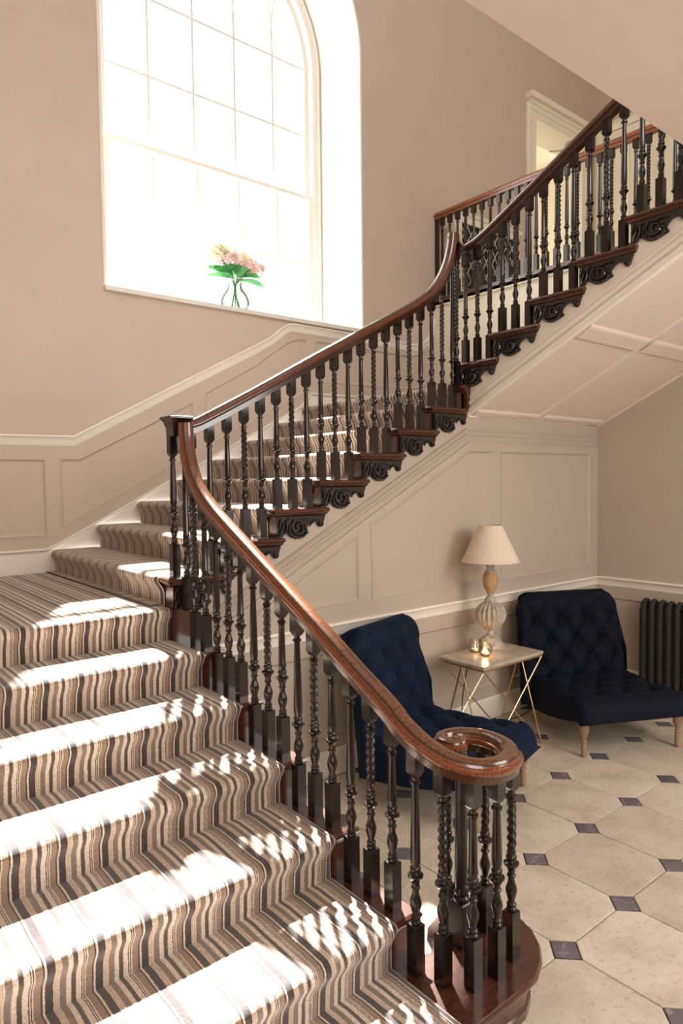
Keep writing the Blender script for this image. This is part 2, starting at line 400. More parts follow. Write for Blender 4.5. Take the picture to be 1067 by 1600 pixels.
# ---- dado rail on the window wall
DADO = [(XL, 2.09), (1.30, 2.09), (1.598, 2.094), (2.403, 2.527), (3.155, 2.926), (3.30, 3.012), (3.39, 3.085), (3.46, 3.132), (3.53, 3.148), (4.2, 3.148), (4.72, 3.146), (5.0, 3.14), (5.13, 3.155), (5.22, 3.20), (5.28, 3.27), (5.32, 3.36), (5.335, 3.44)]
PROF_D = [(0, 0), (0, 0.030), (-0.010, 0.034), (-0.018, 0.024), (-0.030, 0.020), (-0.040, 0.014), (-0.066, 0.014), (-0.074, 0.008), (-0.078, 0)]
struct(MB().sweep2d(DADO, PROF_D, PW).build('trim_1', 'cream_paint', smooth=True), 'cream dado rail that climbs the window wall beside the stairs')
# ---- skirting with capping along landing and middle flight
def shift(path, dz): return [(a, b+dz) for a, b in path]
BT = [(XL, 1.302), (1.39, 1.302), (1.45, 1.325), (3.60, 2.424), (3.72, 2.55), (5.37, 2.58)]
bb = MB().prism([(XL, 1.0), (1.46, 1.0)] + [(3.7, 2.0), (5.37, 2.3)] + BT[::-1], [], PW, 0.014, 0)
bb.sweep2d(BT, [(0, 0), (0, 0.030), (-0.012, 0.032), (-0.022, 0.020), (-0.034, 0.013), (-0.034, 0)], PW)
struct(bb.build('baseboard_back', 'cream_paint'), 'cream skirting board beside the landing and the middle flight')
# ---- wainscot frame with recessed panels
def wains(name, region, panels, fn, mat, depth=0.012, bead=True):
    g = MB().prism(region, panels, fn, depth, 0).build(name, mat); struct(g)
    for p in panels:
        area = sum(p[i-1][0]*p[i][1]-p[i][0]*p[i-1][1] for i in range(len(p)))
        pp = p if area > 0 else p[::-1]
        o = MB().sweep2d(pp, [(-0.004, 0), (-0.004, depth+.004), (0.003, depth+0.006), (0.009, depth+.001), (0.016, 0.004), (0.024, 0.0025), (0.024, 0)], fn, True).build('panel_moulding', mat, g, smooth=True)
        c = MB().prism([(q[0], q[1]) for q in pp], [], fn, 0.0015, -0.004).build('panel', mat, g)
    return g
lo = [(XL, 1.30), (1.39, 1.30), (1.45, 1.322), (3.60, 2.42), (3.72, 2.55), (5.36, 2.57)]
hi = [(5.36, 3.35), (5.27, 3.18), (5.15, 3.09), (5.0, 3.07), (4.2, 3.08), (3.53, 3.08), (3.44, 3.05), (3.36, 2.99), (3.27, 2.92), (3.155, 2.845), (2.403, 2.445), (1.61, 2.02), (XL, 2.02)]
sl = .512
pans = [[(-.2, 1.39), (1.405, 1.39), (1.405, 1.925), (-.2, 1.925)],
        [(1.503, 1.45), (2.55, 1.45+sl*1.047), (2.55, 2.395), (1.64, 1.93), (1.503, 1.93)],
        [(2.655, 2.04), (3.685, 2.04+sl*1.03), (3.685, 3.025), (3.57, 3.02), (3.47, 2.975), (3.38, 2.915), (3.25, 2.83), (3.155, 2.755), (2.655, 2.475)],
        [(3.785, 2.66), (4.95, 2.68), (5.1, 2.70), (5.25, 2.75), (5.25, 3.12), (5.15, 3.05), (5.0, 3.02), (3.785, 3.03)]]
wains('trim_2', lo+hi, pans, PW, 'panel_paint')
# ---- wall under the middle flight (panelled, stepped top)
top = [(XR, 2.19), (XS3+.02, 2.19), (XS3+.02, 2.36), (X1+7*G2+.05, 2.36)]
for k in range(8, 0, -1):
    xk = X1+(k-1)*G2; zk = L1+k*R-0.05
    top += [(xk+G2+.0, zk), (xk, zk)] if k < 8 else [(xk, zk-.0)]
top = [(XR, 2.19), (XS3+.02, 2.19), (XS3+.02, 2.36)]
for k in range(8, 0, -1):
    xk = X1+(k-1)*G2; zk = L1+k*R-0.045
    if k < 8: top.append((xk+G2, zk))
    else: top.append((XS3+.02, zk)) if False else None
    top.append((xk+0.002, zk))
wu = struct(MB().prism([(XS1, -0.02), (XR+.2, -0.02), (XR+.2, 2.19)]+top[1:]+[(X1+.002, L1), (XS1, L1)], [], PH, 0, -0.10).build('wall_under_flight', 'hall_paint'))
# mouldings following the string
for dz, w_, o_ in ((2.104, .020, .013), (2.066, .014, .009), (2.036, .020, .007)):
    pth = [(XS1+.02, dz-sl*(3.669-XS1-.02)), (3.669, dz), (XR-.005, dz)]
    struct(MB().sweep2d(pth, [(0, 0), (0, o_), (-.004, o_), (-w_, o_*.3), (-w_, 0)], PH).build('trim_3', 'hall_paint'), 'slim moulding following the middle string')
# dado and skirting of the hall
PROF_H = [(0, 0), (0, 0.036), (-0.012, 0.040), (-0.022, 0.027), (-0.036, 0.022), (-0.050, 0.016), (-0.074, 0.016), (-0.080, 0.009), (-0.085, 0)]
struct(MB().sweep2d([(XS1+.02, 0.915), (XR-.0, 0.915)], PROF_H, PH).build('trim_4', 'cream_paint', smooth=True), 'cream dado rail behind the blue chairs')
PRX = lambda u, v, o: (XR-o, -u, v)
struct(MB().sweep2d([(-WY, 0.915), (4, 0.915)], PROF_H, PRX).build('trim_5', 'cream_paint', smooth=True), 'cream dado rail above the radiator')
for nm, fn, a, b_ in (('baseboard_hall', PH, XS1+.02, XR), ('baseboard_right', PRX, -WY, 4.0)):
    q_ = MB().prism([(a, 0), (b_, 0), (b_, .135), (a, .135)], [], fn, 0.018, 0)
    q_.sweep2d([(a, 0.162), (b_, 0.162)], [(0, 0), (0, 0.012), (-.010, .024), (-.028, .026), (-.028, 0)], fn)
    struct(q_.build(nm, 'cream_paint'))
# panels of the hall wall
A = lambda x: 1.952-sl*(3.70-x)
reg = [(XS1+.02, .915), (XR-.002, .915), (XR-.002, 2.005), (3.69, 2.005), (XS1+.2, 2.005-sl*(3.69-XS1-.2)), (XS1+.02, 2.005-sl*(3.69-XS1-.02))]
pn = [[(4.05, 1.01), (5.24, 1.01), (5.24, 1.952), (4.05, 1.952)],
      [(2.775, 1.02), (3.97, 1.015), (3.97, 1.952), (3.70, 1.952), (2.775, A(2.775))],
      [(1.90, 1.022), (2.67, 1.02), (2.67, A(2.67)), (1.90, A(1.90))]]
wains('trim_6', reg, pn, PH, 'hall_paint')
reg = [(XS1+.02, .16), (XR-.002, .16), (XR-.002, .84), (XS1+.02, .84)]
pn = [[(1.75, .25), (2.67, .25), (2.67, .745), (1.75, .745)], [(2.775, .25), (3.97, .25), (3.97, .745), (2.775, .745)], [(4.05, .25), (5.24, .25), (5.24, .745), (4.05, .745)]]
wains('trim_7', reg, pn, PH, 'hall_paint')
reg = [(-WY+.002, .16), (3.9, .16), (3.9, .84), (-WY+.002, .84)]
pn = [[(-3.0, .25), (-1.2, .25), (-1.2, .745), (-3.0, .745)], [(-1.05, .25), (.8, .25), (.8, .745), (-1.05, .745)], [(.95, .25), (2.8, .25), (2.8, .745), (.95, .745)]]
wains('trim_8', reg, pn, PRX, 'hall_paint')
# right wall up to the gallery floor, with cream casing at its top
wr = MB().prism([(-5.0, 2.4), (-WY-.0, 2.19), (-WY, -.02), (4.0, -.02), (4.0, 3.60), (-5.0, 3.60)], [], PRX, 0, -0.12)
struct(wr.build('wall_right', 'hall_paint'))
# cream facing between the upper flight and the gallery
fc = MB().prism([(-5.0, 2.4), (-3.2, 2.4), (-1.0, 3.5), (-1.0, 3.57), (-5.0, 3.57)], [], PRX, 0.012, 0)
fc.sweep2d([(-5.0, 3.57), (-1.0, 3.57)], [(0, 0), (0, 0.035), (-.012, .035), (-.03, .018), (-.045, .014), (-.045, 0)], PRX)
for zz in (2.98, 2.76):
    fc.sweep2d([(-4.99, zz), (-1.9, zz+.0)], [(0, 0), (0, 0.018), (-.012, .016), (-.016, 0)], PRX)
struct(fc.build('trim_9', 'far_cream'), 'cream facing under the gallery balustrade')
# gallery floor and nosing, top landing slab over the hall
struct(MB().box((XR+.0, -4, 3.46), (8.45, WB, 3.63)).build('gallery_floor', 'cream_paint'))
struct(MB().box((XR-.045, 1.0, 3.60), (XR+.06, WB, 3.635)).build('trim_10', 'tread_mahogany'), 'dark nosing along the edge of the gallery floor')
sb = MB().box((XL, -4, 3.36), (3.655, 1.555, 3.66)); sb.box((3.655, -4, 3.36), (XR, 0.985, 3.66))
struct(sb.build('ceiling_hall', 'soffit_paint'))
# outer shell
struct(MB().box((XL-.15, -4, -.1), (XL, 5.35, 8.2)).build('wall_left', 'wall_paint'))
struct(MB().box((XL, -2.45, -.1), (8.6, -2.3, 8.2)).build('wall_front', 'wall_paint'))
struct(MB().box((XL-.15, -4.15, 8.2), (8.6, 5.35, 8.35)).build('ceiling', 'white_paint'))
# far wall of the gallery with a cream doorcase
struct(MB().box((8.35, -4, 3.4), (8.6, WB, 8.2)).build('wall_gallery', 'wall_paint'))
PG = lambda u, v, o: (8.35-o, -u, v)
gd = struct(MB().prism([(-4.75, 3.63), (-4.02, 3.63), (-4.02, 6.14), (-4.75, 6.14)], [], PG, .04, 0).build('door_2', 'far_cream'), 'cream panelled door at the end of the gallery')
cs = MB().sweep2d([(-4.80, 3.63), (-4.80, 6.17), (-3.96, 6.17), (-3.96, 3.63)], [(-.02, 0), (-.02, .05), (.05, .06), (.09, .04), (.12, .02), (.12, 0)], PG)
cs.build('door_casing', 'far_cream', gd)
for (a, b_) in (((-4.66, 3.85), (-4.42, 4.7)), ((-4.35, 3.85), (-4.11, 4.7)), ((-4.66, 4.9), (-4.42, 5.95)), ((-4.35, 4.9), (-4.11, 5.95))):
    MB().sweep2d([a, (b_[0], a[1]), b_, (a[0], b_[1])], [(0, .04), (0, .052), (.02, .05), (.03, .041), (.03, .04)], PG, True).build('door_panel', 'far_cream', gd)
# doorway in the window wall up on the gallery
dr = struct(empty('door_1'), 'cream doorway with deep moulded architrave on the gallery')
cs = MB().sweep2d([(DX0, 3.63), (DX0, DZ1), (DX1, DZ1), (DX1, 3.63)], [(0, -.35), (0, .028), (.03, .03), (.035, .018), (.09, .02), (.095, .034), (.15, .038), (.165, .02), (.165, 0), (.017, 0), (.017, -.35)], PW)
cs.build('door_casing', 'far_cream', dr)
cs = MB().prism([(DX0-.14, DZ1+.15), (DX1+.14, DZ1+.15), (DX1+.14, DZ1+.20), (DX0-.14, DZ1+.20)], [], PW, .05, 0)
cs.prism([(DX0-.17, DZ1+.20), (DX1+.17, DZ1+.20), (DX1+.17, DZ1+.27), (DX0-.17, DZ1+.27)], [], PW, .09, 0)
cs.build('door_head', 'far_cream', dr)
rm = MB()
rm.box((6.2, 6.9, 3.5), (8.9, 7.0, 6.6)); rm.box((6.1, 5.35, 3.5), (6.2, 7.0, 6.6)); rm.box((8.9, 5.35, 3.5), (9.0, 7.0, 6.6)); rm.box((6.1, 5.35, 6.35), (9.0, 7.0, 6.45)); rm.box((6.1, 5.35, 3.5), (9.0, 7.0, 3.63))
rm.build('room_beyond', 'far_cream', dr)
al = add_light('room_beyond_fill', 'POINT', (7.4, 6.1, 5.0), (0, 0, -1), 13, (1, .97, .90), shadow_soft_size=.25)  # added fill that keeps the room and its ceiling from going black
cl = MB().tube([(7.60, 5.10, 5.86), (7.68, 4.90, 5.83), (7.98, 5.04, 6.0)], .010, 6); cl.box((7.93, 5.02, 5.97), (8.10, 5.09, 6.04))
cl.build('door_closer', 'steel', dr)
# leaded window on the gallery
wn = struct(empty('window_2'), 'small dark leaded window in a cream frame on the gallery')
LX0, LX1, LZ0, LZ1 = 5.78, 6.72, 3.84, 4.54
MB().box((LX0, WB-.012, LZ0), (LX1, WB-.006, LZ1)).build('pane', 'dark_glass', wn)
MB().box((LX0, WB-.005, LZ0), (LX1, WB-.001, LZ1)).build('blind_backing', 'dark_oak', wn)
MB().sweep2d([(LX0, LZ0), (LX1, LZ0), (LX1, LZ1), (LX0, LZ1)], [(0, 0), (0, .035), (-.05, .04), (-.09, .02), (-.09, 0)], PW, True).build('window_frame', 'far_cream', wn)
MB().sweep2d([(LX0-.12, LZ1+.11), (LX1+.12, LZ1+.11)], [(0, 0), (0, .06), (-.03, .05), (-.05, .02), (-.05, 0)], PW).build('window_head', 'far_cream', wn)
lc = MB(); dx, dz = .105, .165
n = int((LX1-LX0)/dx)+8
for s_ in (1, -1):
    for i in range(-8, n):
        x0 = LX0+i*dx
        # clip a slanted came against the frame
        t0, t1 = 0.0, 1.0; H_ = LZ1-LZ0; run = H_*dx/dz
        xa, xb = (x0, x0+run) if s_ > 0 else (x0+run, x0)
        pts = []
        for t in [k/40 for k in range(41)]:
            x = lerp(xa, xb, t)
            if LX0 <= x <= LX1: pts.append((x, lerp(LZ0, LZ1, t)))
        if len(pts) > 1: lc.tube([(pts[0][0], WB-.014, pts[0][1]), (pts[-1][0], WB-.014, pts[-1][1])], .0055, 4)
lc.build('lead_lattice', 'leaded_came', wn)

# ---- arched sash window
w1 = struct(empty('window_1'), 'tall arched sash window with white glazing bars above the landing')
YI = 5.50
RI = 1.125
# splayed reveal
a0 = arch(AR, SILL); a1 = arch(RI+.0, SILL)
rv = MB(); rv.ring_surface([[(u, WB-.001, v) for u, v in a0], [(u, YI+.08, v) for u, v in a1]], False)
rv.ring_surface([[(u, YI+.2, v) for u, v in arch(AR+.2, SILL-.2)], [(u, WB+.0, v) for u, v in arch(AR+.2, SILL-.2)]], False)
rv.build('window_reveal', 'white_paint', w1, smooth=True)
MB().sweep2d(arch(AR, SILL+.02), [(-.004, -.01), (-.004, .008), (.010, .012), (.022, .006), (.022, -.01)], PW).build('reveal_bead', 'cream_paint', w1, smooth=True)
MB().box((AX-AR-.02, WB-.035, SILL), (AX+AR+.02, YI+.12, SILL+.034)).build('window_sill', 'white_paint', w1)
PI_ = lambda u, v, o: (u, YI-o, v)
MB().sweep2d(arch(RI, SILL+.03), [(0.01, -.12), (0.01, .02), (-.012, .028), (-.022, .012), (-.075, .012), (-.082, 0), (-.082, -.12)], PI_).build('window_frame', 'white_paint', w1, smooth=True)
SX = 1.045; xs = [AX-SX+2*SX*i/5 for i in range(6)]
ZM = 4.53
# lower sash (nearer the room)
sh = MB(); yl0, yl1 = YI+.0, YI+.045
sh.box((xs[0]-.01, yl0, 3.20), (xs[0]+.05, yl1, ZM+.03)); sh.box((xs[5]-.05, yl0, 3.20), (xs[5]+.01, yl1, ZM+.03))
sh.box((xs[0], yl0, 3.20), (xs[5], yl1, 3.275)); sh.box((xs[0]-.01, yl0-.008, ZM-.006), (xs[5]+.01, yl1, ZM+.03))
sh.build('lower_sash', 'white_paint', w1)
for i in range(1, 5): MB().box((xs[i]-.012, yl0+.008, 3.26), (xs[i]+.012, yl1-.008, ZM)).build('glazing_bar', 'white_paint', w1)
MB().box((xs[0], yl0+.01, 3.885), (xs[5], yl1-.01, 3.909)).build('glazing_bar', 'white_paint', w1)
yu0, yu1 = YI+.055, YI+.10
us = MB().sweep2d(arch(1.05, ZM), [(0.01, yu0-yu1), (0.01, 0), (-.05, 0), (-.05, yu0-yu1)], lambda u, v, o: (u, yu0-o, v), False)
us.box((xs[0], yu0, ZM-.002), (xs[5], yu1, ZM+.033)); us.build('upper_sash', 'white_paint', w1)
zt = 6.05
for i in range(1, 5): MB().box((xs[i]-.011, yu0+.006, ZM), (xs[i]+.011, yu1-.006, zt)).build('glazing_bar', 'white_paint', w1)
for zz in (5.17, 5.81): MB().box((xs[0], yu0+.008, zz-.011), (xs[5], yu1-.008, zz+.011)).build('glazing_bar', 'white_paint', w1)
# intersecting tracery in the arched head
for i in range(1, 5):
    for s_ in (1, -1):
        cx = xs[i]+s_*1.045; pts = []
        for k in range(0, 13):
            a = k/12*1.25; x = cx-s_*1.045*cos(a); z = zt+1.045*sin(a)*0.98
            if (x-AX)**2+(z-AZ)**2 < 1.04**2 and z < AZ+1.04: pts.append((x, yu0+.02, z))
        if len(pts) > 2: MB().tube(pts, .012, 6).build('tracery_bar', 'white_paint', w1)
for i in range(5):
    for (za, zb, yy) in ((3.26, 3.897, YI+.022), (3.897, ZM, YI+.022), (ZM, 5.17, YI+.078), (5.17, 5.81, YI+.078)):
        MB().box((xs[i]+.002, yy-.0015, za+.002), (xs[i+1]-.002, yy+.0015, zb-.002)).build('pane', 'window_glass', w1)
    x0, x1 = xs[i]+.002, xs[i+1]-.002
    pp = [(x0, 5.812), (x1, 5.812)]
    for k in range(9):
        x = lerp(x1, x0, k/8); pp.append((x, AZ+math.sqrt(max(0.0, 1.04**2-(x-AX)**2))+.03 if abs(x-AX) < 1.04 else 5.83))
    MB().prism(pp, [], lambda u, v, o: (u, YI+.078-o, v), .0015, -.0015).build('pane', 'window_glass', w1)
lt = MB().tube([(AX-.2, YI-.012, ZM+.035), (AX-.2, YI-.012, ZM+.05)], .008, 8); lt.tube([(AX+.55, YI-.012, ZM+.035), (AX+.55, YI-.012, ZM+.05)], .008, 8)
lt.build('sash_lift', 'steel', w1)

# ================================================================== STAIRCASE
stair = tag(empty('staircase', (XS1, WY, 0)), 'open-well staircase with dark mahogany treads, carved tread brackets and cream string', 'staircase')
OFF = Vector((-XS1, -WY, 0))
def spart(mb, name, mat, smooth=False):
    mb.v = [tuple(Vector(p)+OFF) for p in mb.v]
    return mb.build(name, mat, stair, smooth)
# nosing profile (out, z) with the tread top at 0
def tread(a0, a1, axis, sgn, edge, sidecoord, inner, z):
    """tread end: slab with rounded nosing in front and returned nosing at the side"""
    pass
NOS = [(-.30, 0), (.020, 0), (.030, -.005), (.034, -.014), (.030, -.023), (.021, -.028), (.021, -.032), (.014, -.040), (.004, -.047), (-.30, -.047)]
def tread_mesh(fn, length, depth, right=True):
    """local u: going (0 = riser face, + = inwards), w: side (0 = string face, + = outwards to well). """
    mb = MB()
    rings = []
    # outline walked: from back inner, front, then side return to back
    for (o, z) in NOS:
        oo = o
        if o < -.1: ring = None
    fr = [(o, z) for o, z in NOS if o > -.1]
    path = [(-length, 0, 0, -1), (0, 0, 1, -1), (depth+.030, 0, 1, 0)]   # (unused order)
    prof = fr
    pts = []
    for (o, z) in prof:
        pts.append([fn(-o, -length, z), fn(-o, o, z), fn(depth+.022+o*.5, o, z), fn(depth+.022+o*.5, -.06, z)])
    # transpose so that each ring follows the outline
    mb.ring_surface(pts, True, False, False)
    n = len(mb.v)
    o, z = prof[0]; t = [fn(-o, -length, z), fn(-o, o, z), fn(depth+.022+o*.5, o, z), fn(depth+.022+o*.5, -.06, z)]
    o, z = prof[-1]; b2 = [fn(-o, -length, z), fn(-o, o, z), fn(depth+.022+o*.5, o, z), fn(depth+.022+o*.5, -.06, z)]
    mb.v += [tuple(p) for p in t+b2]; mb.f += [(n, n+1, n+2, n+3), (n+7, n+6, n+5, n+4)]
    return mb
fn1 = lambda yk, z0: (lambda u, w, z: (XS1+w, yk+u, z0+z))
fn2 = lambda xk, z0: (lambda u, w, z: (xk+u, WY-w, z0+z))
fn3 = lambda yk, z0: (lambda u, w, z: (XS3-w, yk-u, z0+z))
def slab_fill(a, b): return MB().box(a, b)
CARP1, CARP2 = 1.458, 3.205
def body(x0, y0, x1, y1, z): return MB().box((x0, y0, z-.045), (x1, y1, z-.001))
for k in range(2, 7):                       # lower flight treads (1 is the curtail)
    yk = Y1+(k-2)*G1; z = k*R
    spart(tread_mesh(fn1(yk, z), XS1-XL-.02, G1), 'tread', 'tread_mahogany')
    spart(MB().box((XL+.005, yk, z-R), (XS1-.001, yk+.02, z-.045)), 'riser', 'tread_mahogany')
yk = Y1+5*G1
spart(MB().box((XL+.005, yk-.0, L1-R), (XS1-.001, yk+.02, L1-.045)), 'riser', 'tread_mahogany')
spart(MB().box((XL+.005, yk-.03, L1-.047), (XS1+.02, WB-.016, L1)), 'landing', 'tread_mahogany')
# string of the lower flight (well side), stepped
poly = [(1.60, .0), (3.2, 0), (3.2, L1-.05)]
for k in range(6, 1, -1):
    yk = Y1+(k-2)*G1; poly += [(yk+G1, k*R-.048), (yk+.001, k*R-.048)]
poly += [(Y1+.001, .15), (1.60, .15)]
spart(MB().prism(poly, [], lambda u, v, o: (XS1-.04+o, u, v), .04, 0), 'string', 'hall_paint')
for k in range(1, 9):                       # middle flight
    xk = X1+(k-1)*G2; z = L1+k*R
    if k < 8: spart(tread_mesh(fn2(xk, z), WB-WY-.02, G2), 'tread', 'tread_mahogany')
    spart(MB().box((xk, WY+.002, z-R), (xk+.02, WB-.016, z-.045)), 'riser', 'tread_mahogany')
spart(MB().box((X1+.001, WY-.001, L1-R), (XS1+.001, WY+.06, L1+R-.047)), 'newel_base', 'tread_mahogany')
xk = X1+7*G2
spart(MB().box((xk-.03, WY-.022, L2-.04), (XR-.002, WB-.016, L2)), 'landing', 'tread_mahogany')
cb = MB().prism([(xk-.03, L2), (xk-.034, L2-.02), (xk-.018, L2-.045), (xk, L2-.06), (xk, L2-R), (XS3-.005, L2-R), (XS3-.005, L2-.06), (XS3+.012, L2-.045), (XS3+.03, L2-.02), (XS3+.026, L2)], [], lambda u, v, o: (u, WY-o, v), .03, -.02)
spart(cb, 'corner_block', 'tread_mahogany')
for k in range(1, 8):                       # upper flight
    yk = Y3-(k-1)*G3; z = L2+k*R
    spart(tread_mesh(fn3(yk, z), XR-XS3-.03, G3), 'tread', 'tread_mahogany')
    spart(MB().box((XS3+.002, yk-.02, z-R), (XR-.016, yk, z-.045)), 'riser', 'tread_mahogany')
# upper string: cream board, stepped top, moulded foot
Z3 = lambda y: 2.205+.503*(3.127-y)
poly = [(WY+.02, Z3(WY+.02)-.02), (WY+.02, L2-.03), (Y3, L2-.03)]
poly = [(WY-.0, Z3(WY)), (WY, L2+.06)]
pts = []
for k in range(1, 8):
    yk = Y3-(k-1)*G3; z = L2+k*R-.048
    pts += [(min(yk, WY), z), (yk-G3, z)]
poly = [(WY, Z3(WY))] + pts + [(1.0, Z3(1.0))]
spart(MB().prism(poly, [], lambda u, v, o: (XS3-o, u, v), 0, -.05), 'string', 'cream_paint')
P3 = lambda u, v, o: (XS3-o, -u, v)
ms = MB()
for dz, w_, o_ in ((.112, .018, .010), (.080, .03, .016), (.03, .045, .026)):
    ms.sweep2d([(-WY, Z3(WY)+dz), (-1.0, Z3(1.0)+dz)], [(0, 0), (-.003, o_*.6), (-w_*.5, o_), (-w_, o_), (-w_-.004, 0)], P3)
spart(ms, 'string_moulding', 'cream_paint')
# plastered soffit of the upper flight and its ribs
so = MB().prism([(WY+.0, Z3(WY)-.01), (WY+.0, Z3(WY)+.06), (1.0, Z3(1.0)+.06), (1.0, Z3(1.0)-.01)], [], lambda u, v, o: (o, u, v), XS3+.002, XR-.002)
spart(so, 'soffit', 'soffit_paint')
cs_ = math.hypot(1, .503)
SO = lambda u, v, o: (v, u, Z3(u)-.01-o)     # (y, x, out)
rib = MB()
RP = [(0, 0), (0.004, .010), (.016, .014), (.030, .010), (.034, 0)]
for x in (4.47,):
    rib.sweep2d([(WY-.06, x), (1.0, x)], [(p-.03, o) for p, o in [(0, 0), (.004, .012), (.02, .015), (.05, .015), (.066, .012), (.07, 0)]], SO)
rib.sweep2d([(WY-.005, XR-.001), (1.0, XR-.001)], [(0, 0), (0, .02), (-.03, .018), (-.05, .006), (-.05, 0)], SO)
for y, w_ in ((WY-.045, .07), (2.26, .12)):
    rib.sweep2d([(y, XS3+.03), (y, XR-.02)], [(-w_/2, 0), (-w_/2+.01, .012), (-w_/2+.02, .015), (w_/2-.02, .015), (w_/2-.01, .012), (w_/2, 0)], SO)
spart(rib, 'soffit_rib', 'soffit_paint')
# ---- carved brackets
BR = [(0, 0), (0, .110), (.020, .112), (.036, .108), (.045, .096), (.056, .092), (.068, .100), (.090, .116), (.112, .124), (.136, .124), (.160, .118), (.180, .110), (.200, .103), (.211, .096), (.208, .088), (.199, .078), (.199, .066), (.207, .054), (.220, .042), (.238, .034), (.256, .034), (.270, .040), (.276, .052), (.284, .063), (.296, .067), (.308, .061), (.316, .046), (.322, .026), (.330, .008), (.332, 0)]
def bracket():
    mb = MB().prism([(u, -v) for u, v in BR], [], lambda u, v, o: (u, v, o), .014, -.002)
    return mb
def scroll_pts(cx, cy, r, turns, a0, o=.016, s=1, n=22):
    return [(cx+r*(1-t*.86)*cos(a0+s*turns*2*PI*t), cy+r*(1-t*.86)*sin(a0+s*turns*2*PI*t), o+.004*t) for t in [i/n for i in range(n+1)]]
def carving():
    mb = MB()
    def tb(pts, r=.005): mb.tube([(p[0], p[1], p[2]+.003) for p in pts], [1.15*r*(0.55+.45*sin(PI*(i+.5)/len(pts))) for i in range(len(pts))], 6)
    tb(scroll_pts(.135, -.060, .050, 1.3, 2.2), .0075)
    tb(scroll_pts(.296, -.048, .014, 1.1, .3, s=-1), .006)
    tb([(.20, -.09, .016), (.170, -.112, .017), (.13, -.117, .018), (.09, -.105, .018), (.070, -.075, .017), (.08, -.045, .016)], .007)
    tb([(.210, -.060, .016), (.225, -.040, .018), (.25, -.028, .018), (.28, -.032, .017), (.305, -.045, .016)], .006)
    tb([(.045, -.085, .016), (.055, -.055, .018), (.052, -.025, .017), (.075, -.012, .016)], .008)
    tb([(.012, -.105, .016), (.014, -.08, .017), (.03, -.06, .018), (.036, -.03, .017)], .007)
    tb([(.008, -.062, .016), (.012, -.03, .017), (.02, -.008, .016)], .007)
    tb([(.10, -.018, .016), (.14, -.024, .017), (.18, -.016, .016), (.21, -.022, .016)], .006)
    tb([(.195, -.075, .016), (.175, -.062, .018), (.18, -.045, .016)], .006)
    for i in range(7):
        a = -2.55+i*.33; cx, cy = .137+.055*cos(a), -.06+.052*sin(a)
        tb([(cx, cy, .014), (cx+.009*cos(a), cy+.009*sin(a), .019), (cx+.014*cos(a+.3), cy+.014*sin(a+.3), .015)], .0055)
    return mb
brm, crm = bracket(), carving()
def place_bracket(u0_, v0_, z0_, du, dw):
    """du: 2d direction of the going, dw: outward direction of the string face"""
    tr = lambda p: (u0_+p[0]*du[0]+p[2]*dw[0], v0_+p[0]*du[1]+p[2]*dw[1], z0_+p[1])
    a = MB(); a.v = [tr(p) for p in brm.v]; a.f = list(brm.f); o = spart(a, 'tread_bracket', 'carved_wood')
    c = MB(); c.v = [tuple(Vector(tr(p))+OFF) for p in crm.v]; c.f = list(crm.f); c.build('carved_scroll', 'carved_wood', o, True)
for k in range(2, 7): place_bracket(XS1, Y1+(k-2)*G1, k*R-.047, (0, 1), (1, 0))
for k in range(1, 8): place_bracket(X1+(k-1)*G2, WY, L1+k*R-.047, (1, 0), (0, -1))
for k in range(1, 8): place_bracket(XS3, Y3-(k-1)*G3, L2+k*R-.047, (0, -1), (-1, 0))
# ---- curtail step
CT = [(XL+.005, 1.245), (1.0, 1.243), (1.55, 1.240), (1.71, 1.240), (1.80, 1.246), (1.875, 1.278), (1.94, 1.328), (1.985, 1.39), (2.005, 1.45), (1.998, 1.515), (1.965, 1.575), (1.915, 1.622), (1.845, 1.652), (1.775, 1.660), (1.715, 1.643), (1.672, 1.605), (1.648, 1.560), (1.625, 1.545), (1.58, 1.56), (1.56, 1.60), (XL+.005, 1.60)]
def inset(poly, d):
    out = []; n = len(poly)
    for i in range(n):
        a, b, c = Vector(poly[i-1]), Vector(poly[i]), Vector(poly[(i+1) % n])
        d1 = (b-a).normalized(); d2 = (c-b).normalized(); n1 = Vector((-d1.y, d1.x)); n2 = Vector((-d2.y, d2.x)); mm = n1+n2
        mm = mm/max(mm.length_squared, .5)*2; out.append((b.x+mm.x*d, b.y+mm.y*d))
    return out
prof = [(0.006, R), (0.0, R-.008), (-.002, R-.016), (.003, R-.026), (.012, R-.030), (.014, R-.034), (.02, R-.044), (.03, R-.050)]
ct = MB(); ct.ring_surface([[(x, y, z) for x, y in inset(CT, o)] for o, z in prof], True, True, True)
ct.f = [f for f in ct.f if len(f) == 4]
def capf(mb, poly, z):
    tr = tessellate_polygon([[Vector((p[0], p[1], 0)) for p in poly]]); n = len(mb.v); mb.v += [(p[0], p[1], z) for p in poly]; mb.f += [(n+a, n+b, n+c) for a, b, c in tr]
capf(ct, inset(CT, .006), R); capf(ct, inset(CT, .03), R-.05)
spart(ct, 'curtail_tread', 'tread_mahogany', True)
cr_ = MB(); ins = inset(CT, .035)
cr_.ring_surface([[(x, y, z) for x, y in ins] for z in (0.0, .03)] + [[(x, y, z) for x, y in inset(CT, .042)] for z in (.036, R-.047)], True, True, True)
cr_.f = [f for f in cr_.f if len(f) == 4]
spart(cr_, 'curtail_riser', 'tread_mahogany', True)

